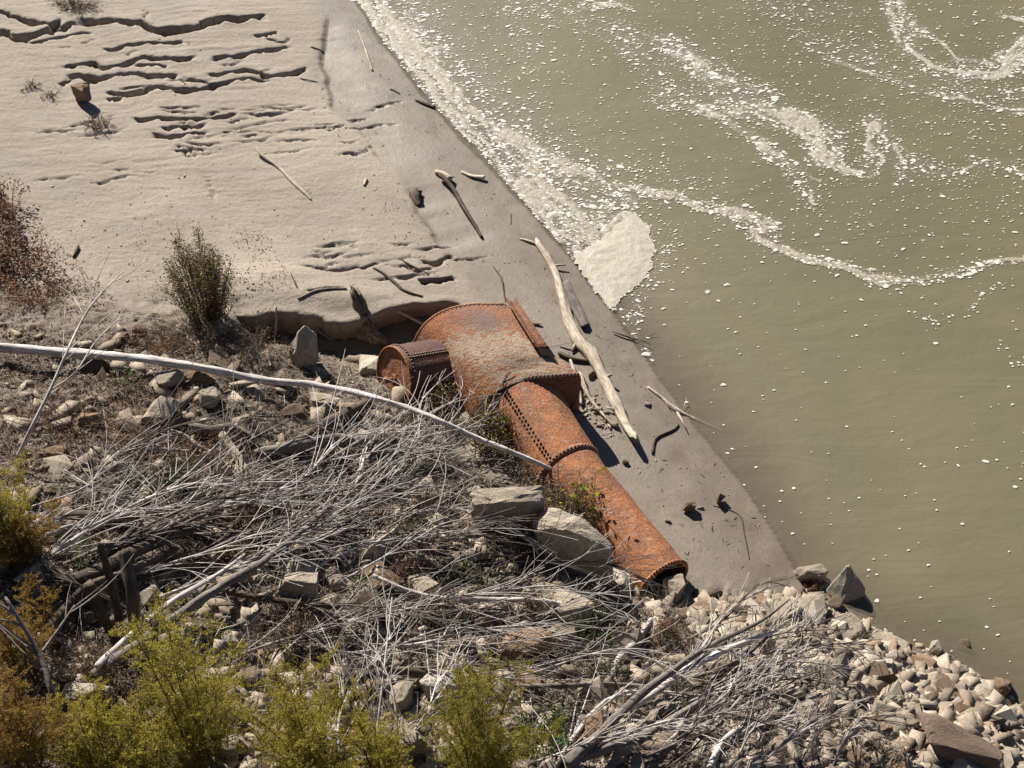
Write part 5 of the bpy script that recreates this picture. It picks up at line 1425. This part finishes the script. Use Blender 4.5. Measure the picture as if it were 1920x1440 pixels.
leafy(160, 1250, .4, .3, "dark seedy weeds above the white crusty boulder", M_DRYW, 24, 1400, (.012, .03), "weeds", "weed_clump", 56, .4)
leafy(250, 1320, .7, .22, "tall dark brown seedy weed right of the white crusty boulder", M_DRYW, 16, 1500, (.014, .032), "weeds", "weed_clump", 57, .4)
leafy(220, 1260, .2, .25, "rust orange dead fern like weeds by the trunk foot", M_FEATHB, 24, 1500, (.014, .03), "weeds", "weed_clump", 58, .3)
leafy(470, 1040, .3, .25, "orange brown dead weeds in the brush centre", M_FEATHB, 22, 1100, (.014, .03), "weeds", "weed_clump", 59, .3)
leafy(560, 1180, .25, .3, "dark weeds above the low olive shrub", M_DRYW, 26, 1500, (.014, .03), "weeds", "weed_clump", 60, .4)
leafy(1240, 1095, .12, .16, "dark grass under the pipe's open mouth", M_DRYW, 24, 700, (.03, .06), "grass tuft", "grass_tuft", 61, .1)
leafy(1650, 1425, .25, .2, "dry straw tuft beside the brown dirt slab", M_STRAW, 30, 300, (.05, .12), "grass tuft", "grass_tuft", 62, .08)
leafy(1530, 1118, .06, .16, "cluster of orange brown wet leaves between the two shore rocks", M_RED, 16, 140, (.04, .08), "leaves", "leaf_cluster", 63, .6)

# green plastic scrap
mb = MB(); p = G(1320, 1252, .04); rg = random.Random(4)
n_ = 7
for i in range(n_):
    for j in range(n_):
        mb.v.append((p.x + (i - 3) * .022 + rg.gauss(0, .006), p.y + (j - 3) * .02 + rg.gauss(0, .006), p.z + rg.gauss(0, .016)))
for i in range(n_ - 1):
    for j in range(n_ - 1):
        if rg.random() > .12: mb.f.append((i * n_ + j, (i + 1) * n_ + j, (i + 1) * n_ + j + 1, i * n_ + j + 1))
g = NT("green_plastic"); g.set((.02, .30, .16), .35, .5)
tag(mb.build("plastic_scrap", g.m, None, False, loc=tuple(p)), "crumpled green plastic scrap caught under the bleached fan of branches", "litter")

# ------------------------------------------------------------------ ground litter (uncountable)
def litter(name, label, cat, polys, mat, size, aspect, seed, flat=.35, lift=.012):
    rs = np.random.default_rng(seed); VV, FFs, b = [], [], 0
    for poly, n, dens_ in polys:
        U, Vv = samp(poly, n, rs); x, y, z = GV(U, Vv)
        if dens_: 
            k = (vn(x * 2.2, y * 2.2, seed) + .35 * vn(x * 7, y * 7, seed + 2)) > dens_
            x, y, z = x[k], y[k], z[k]
        n = len(x); D = rs.normal(0, 1, (n, 3)); D[:, 2] *= flat
        L = rs.uniform(size[0], size[1], n)
        V, F = leafquads(np.stack([x, y, z + lift + .012 * rs.random(n)], -1), D, L, L * aspect, rs)
        VV.append(V); FFs.append(F + b); b += len(V)
    o = npmesh(name, np.concatenate(VV), np.concatenate(FFs), mat)
    return tag(o, label, cat, None, "stuff")
UP2 = UPPER[:13] + [(1480, 1330), (1560, 1450), (-20, 1450)]
litter("leaf_litter", "dead leaves and crumbs carpeting the rubble bank", "litter", [(UP2, 90000, .35), (GRAVEL, 9000, .25)], M_LITTER, (.012, .045), .5, 71)
litter("dead_grass", "fine straw and broken stalks over the bank", "dead grass", [(UP2, 26000, .3), ([(1300, 1350), (1650, 1350), (1680, 1450), (1200, 1450)], 3500, 0)], M_STRAW, (.05, .22), .035, 72, .45, .02)
litter("twig_litter", "thin grey twigs strewn all through the brush on the bank", "twigs", [([(120, 900), (420, 800), (760, 800), (960, 930), (1120, 1060), (1270, 1130), (1330, 1220), (1500, 1330), (1550, 1450), (560, 1450), (60, 1200)], 9500, .35)], M_STRAWL, (.12, .55), .014, 76, .22, .05)
litter("red_weeds", "fine reddish dead weed stalks on the bank", "weeds", [(UP2, 30000, .72), ([(0, 640), (330, 660), (420, 860), (0, 900)], 9000, .45)], M_RED, (.015, .06), .2, 73, .7, .02)
litter("mud_debris", "short dark twigs and bark bits strewn along the wet edge of the mud", "debris", [(WETF, 200, .4), ([(600, 150), (700, 250), (860, 520), (800, 540), (690, 360), (600, 260)], 130, .3), ([(1050, 640), (1130, 740), (1180, 830), (1110, 820), (1060, 720)], 90, 0)], M_DRYW, (.02, .10), .14, 75, .2, .008)
litter("fallen_leaves", "scattered small dark leaves on the pale mud near the bushes", "leaves", [([(0, 400), (60, 400), (170, 520), (260, 600), (0, 620)], 1500, .3), ([(230, 400), (340, 400), (340, 580), (260, 560)], 120, 0), ([(430, 420), (500, 440), (560, 540), (450, 560)], 260, .3)], M_RED, (.015, .04), .5, 74, .3, .006)

# ------------------------------------------------------------------ labels that tell the repeats apart, by the nearest landmark
LM = [(570, 655, "tall pale boulder"), (176, 688, "dark topped slab"), (300, 778, "black fronted boulder"), (950, 948, "flat topped big boulder"), (1080, 1010, "largest boulder"), (1045, 1138, "broad sloping boulder"),
      (985, 1212, "brownish slab boulder"), (560, 1112, "slanted brush boulder"), (162, 1305, "white crusty boulder"), (818, 1295, "half hidden pale boulder"), (770, 1392, "grey bottom boulder"), (1262, 1112, "pipe's open mouth"),
      (1316, 1146, "orange tan block"), (1580, 1098, "pyramid rock"), (1596, 1185, "upright flat slab"), (1500, 1212, "wide pale boulder"), (1666, 1208, "long waterline slab"), (1750, 1216, "pointed waterline stone"),
      (1877, 1290, "reddish shore stone"), (1752, 1277, "rounded tan boulder"), (1597, 1300, "dark sided boulder"), (1790, 1400, "brown dirt slab"), (1672, 1362, "flat grey boulder"), (1296, 1378, "bottom tan slab"),
      (1130, 1290, "blocky gap boulder"), (1062, 1425, "thick branch foot"), (250, 1110, "three cut stems"), (178, 1262, "long trunk's foot"), (385, 1300, "tallest feathery shrub"), (905, 1370, "bottom centre shrub"),
      (600, 832, "level grey log"), (740, 705, "side drum"), (1000, 870, "bleached pole's tip"), (20, 960, "left border shrub"), (690, 1062, "black sided stone"), (450, 855, "stripped white log"), (1320, 1250, "green plastic scrap"),
      (500, 713, "bleached pole's middle"), (1430, 1150, "light grey shore block"), (345, 905, "pale brush stone"), (780, 870, "greyish brush boulder"), (1843, 1338, "pinkish flat slab")]
ORD = ["nearest", "second nearest", "third nearest", "fourth nearest", "fifth nearest", "sixth nearest", "seventh nearest", "eighth nearest", "ninth nearest", "tenth nearest", "eleventh nearest", "twelfth nearest", "thirteenth nearest", "fourteenth nearest", "fifteenth nearest"]
def near(u, v):
    return min(LM, key=lambda q: math.hypot(q[0] - u, q[1] - v))
def side_of(u, v, q):
    dx, dy = u - q[0], v - q[1]
    return ("right of" if dx > 0 else "left of") if abs(dx) > abs(dy) else ("below" if dy > 0 else "above")
cls = {}
for o, u, v, what in STN:
    q = near(u, v); cls.setdefault((what, side_of(u, v, q), q[2]), []).append((math.hypot(u - q[0], v - q[1]), o))
for (what, sd3, lm), L_ in cls.items():
    L_.sort(key=lambda t: t[0])
    for i, (_, o) in enumerate(L_):
        o["label"] = ("%s %s the %s" % (what, sd3, lm)) if len(L_) == 1 else "%s, %s one %s the %s" % (what, ORD[min(i, 14)], sd3, lm)
cls = {}
for o, a, b, c_, d, what in BRN:
    qa, qb = near(a, b), near(c_, d)
    if qa is qb: qb = min((q for q in LM if q is not qa), key=lambda q: math.hypot(q[0] - c_, q[1] - d))
    cls.setdefault((what, qa[2], qb[2]), []).append((b, o))
for (what, la, lb), L_ in cls.items():
    L_.sort(key=lambda t: t[0])
    ws = [""] if len(L_) == 1 else ["upper ", "lower "] if len(L_) == 2 else ["highest ", "middle ", "lowest "] if len(L_) == 3 else ["highest ", "second highest ", "third highest ", "fourth highest ", "fifth highest ", "sixth highest "]
    for (_, o), w_ in zip(L_, ws):
        o["label"] = "%s%s running from the %s towards the %s" % (w_, what, la, lb)

# low weeds growing up through the brush
cls = {}
for k in range(30):
    u = rng.uniform(180, 1260); v = rng.uniform(860, 1300)
    if v < 880 + (u - 700) * .55: v += 180
    what, m_, as_, cat_, nm_ = rng.choice([("brown dead weed", M_DRYW, .35, "weeds", "weed_clump"), ("brown dead weed", M_DRYW, .35, "weeds", "weed_clump"), ("red brown dead weed", M_RED, .3, "weeds", "weed_clump"), ("small green weed", M_GREEN, .35, "plant", "green_plant"), ("grey green weed", M_SAGE, .5, "plant", "sage_plant")])
    e = leafy(u, v, rng.uniform(.22, .45), rng.uniform(.14, .30), "x", m_, 18, 700, (.014, .038), cat_, nm_, 200 + k, as_)
    q = near(u, v); cls.setdefault((what, side_of(u, v, q), q[2]), []).append((math.hypot(u - q[0], v - q[1]), e))
for (what, sd3, lm), L_ in cls.items():
    L_.sort(key=lambda t: t[0])
    for i, (_, e) in enumerate(L_):
        e["label"] = ("%s growing in the brush %s the %s" % (what, sd3, lm)) if len(L_) == 1 else "%s in the brush, %s one %s the %s" % (what, ORD[i], sd3, lm)
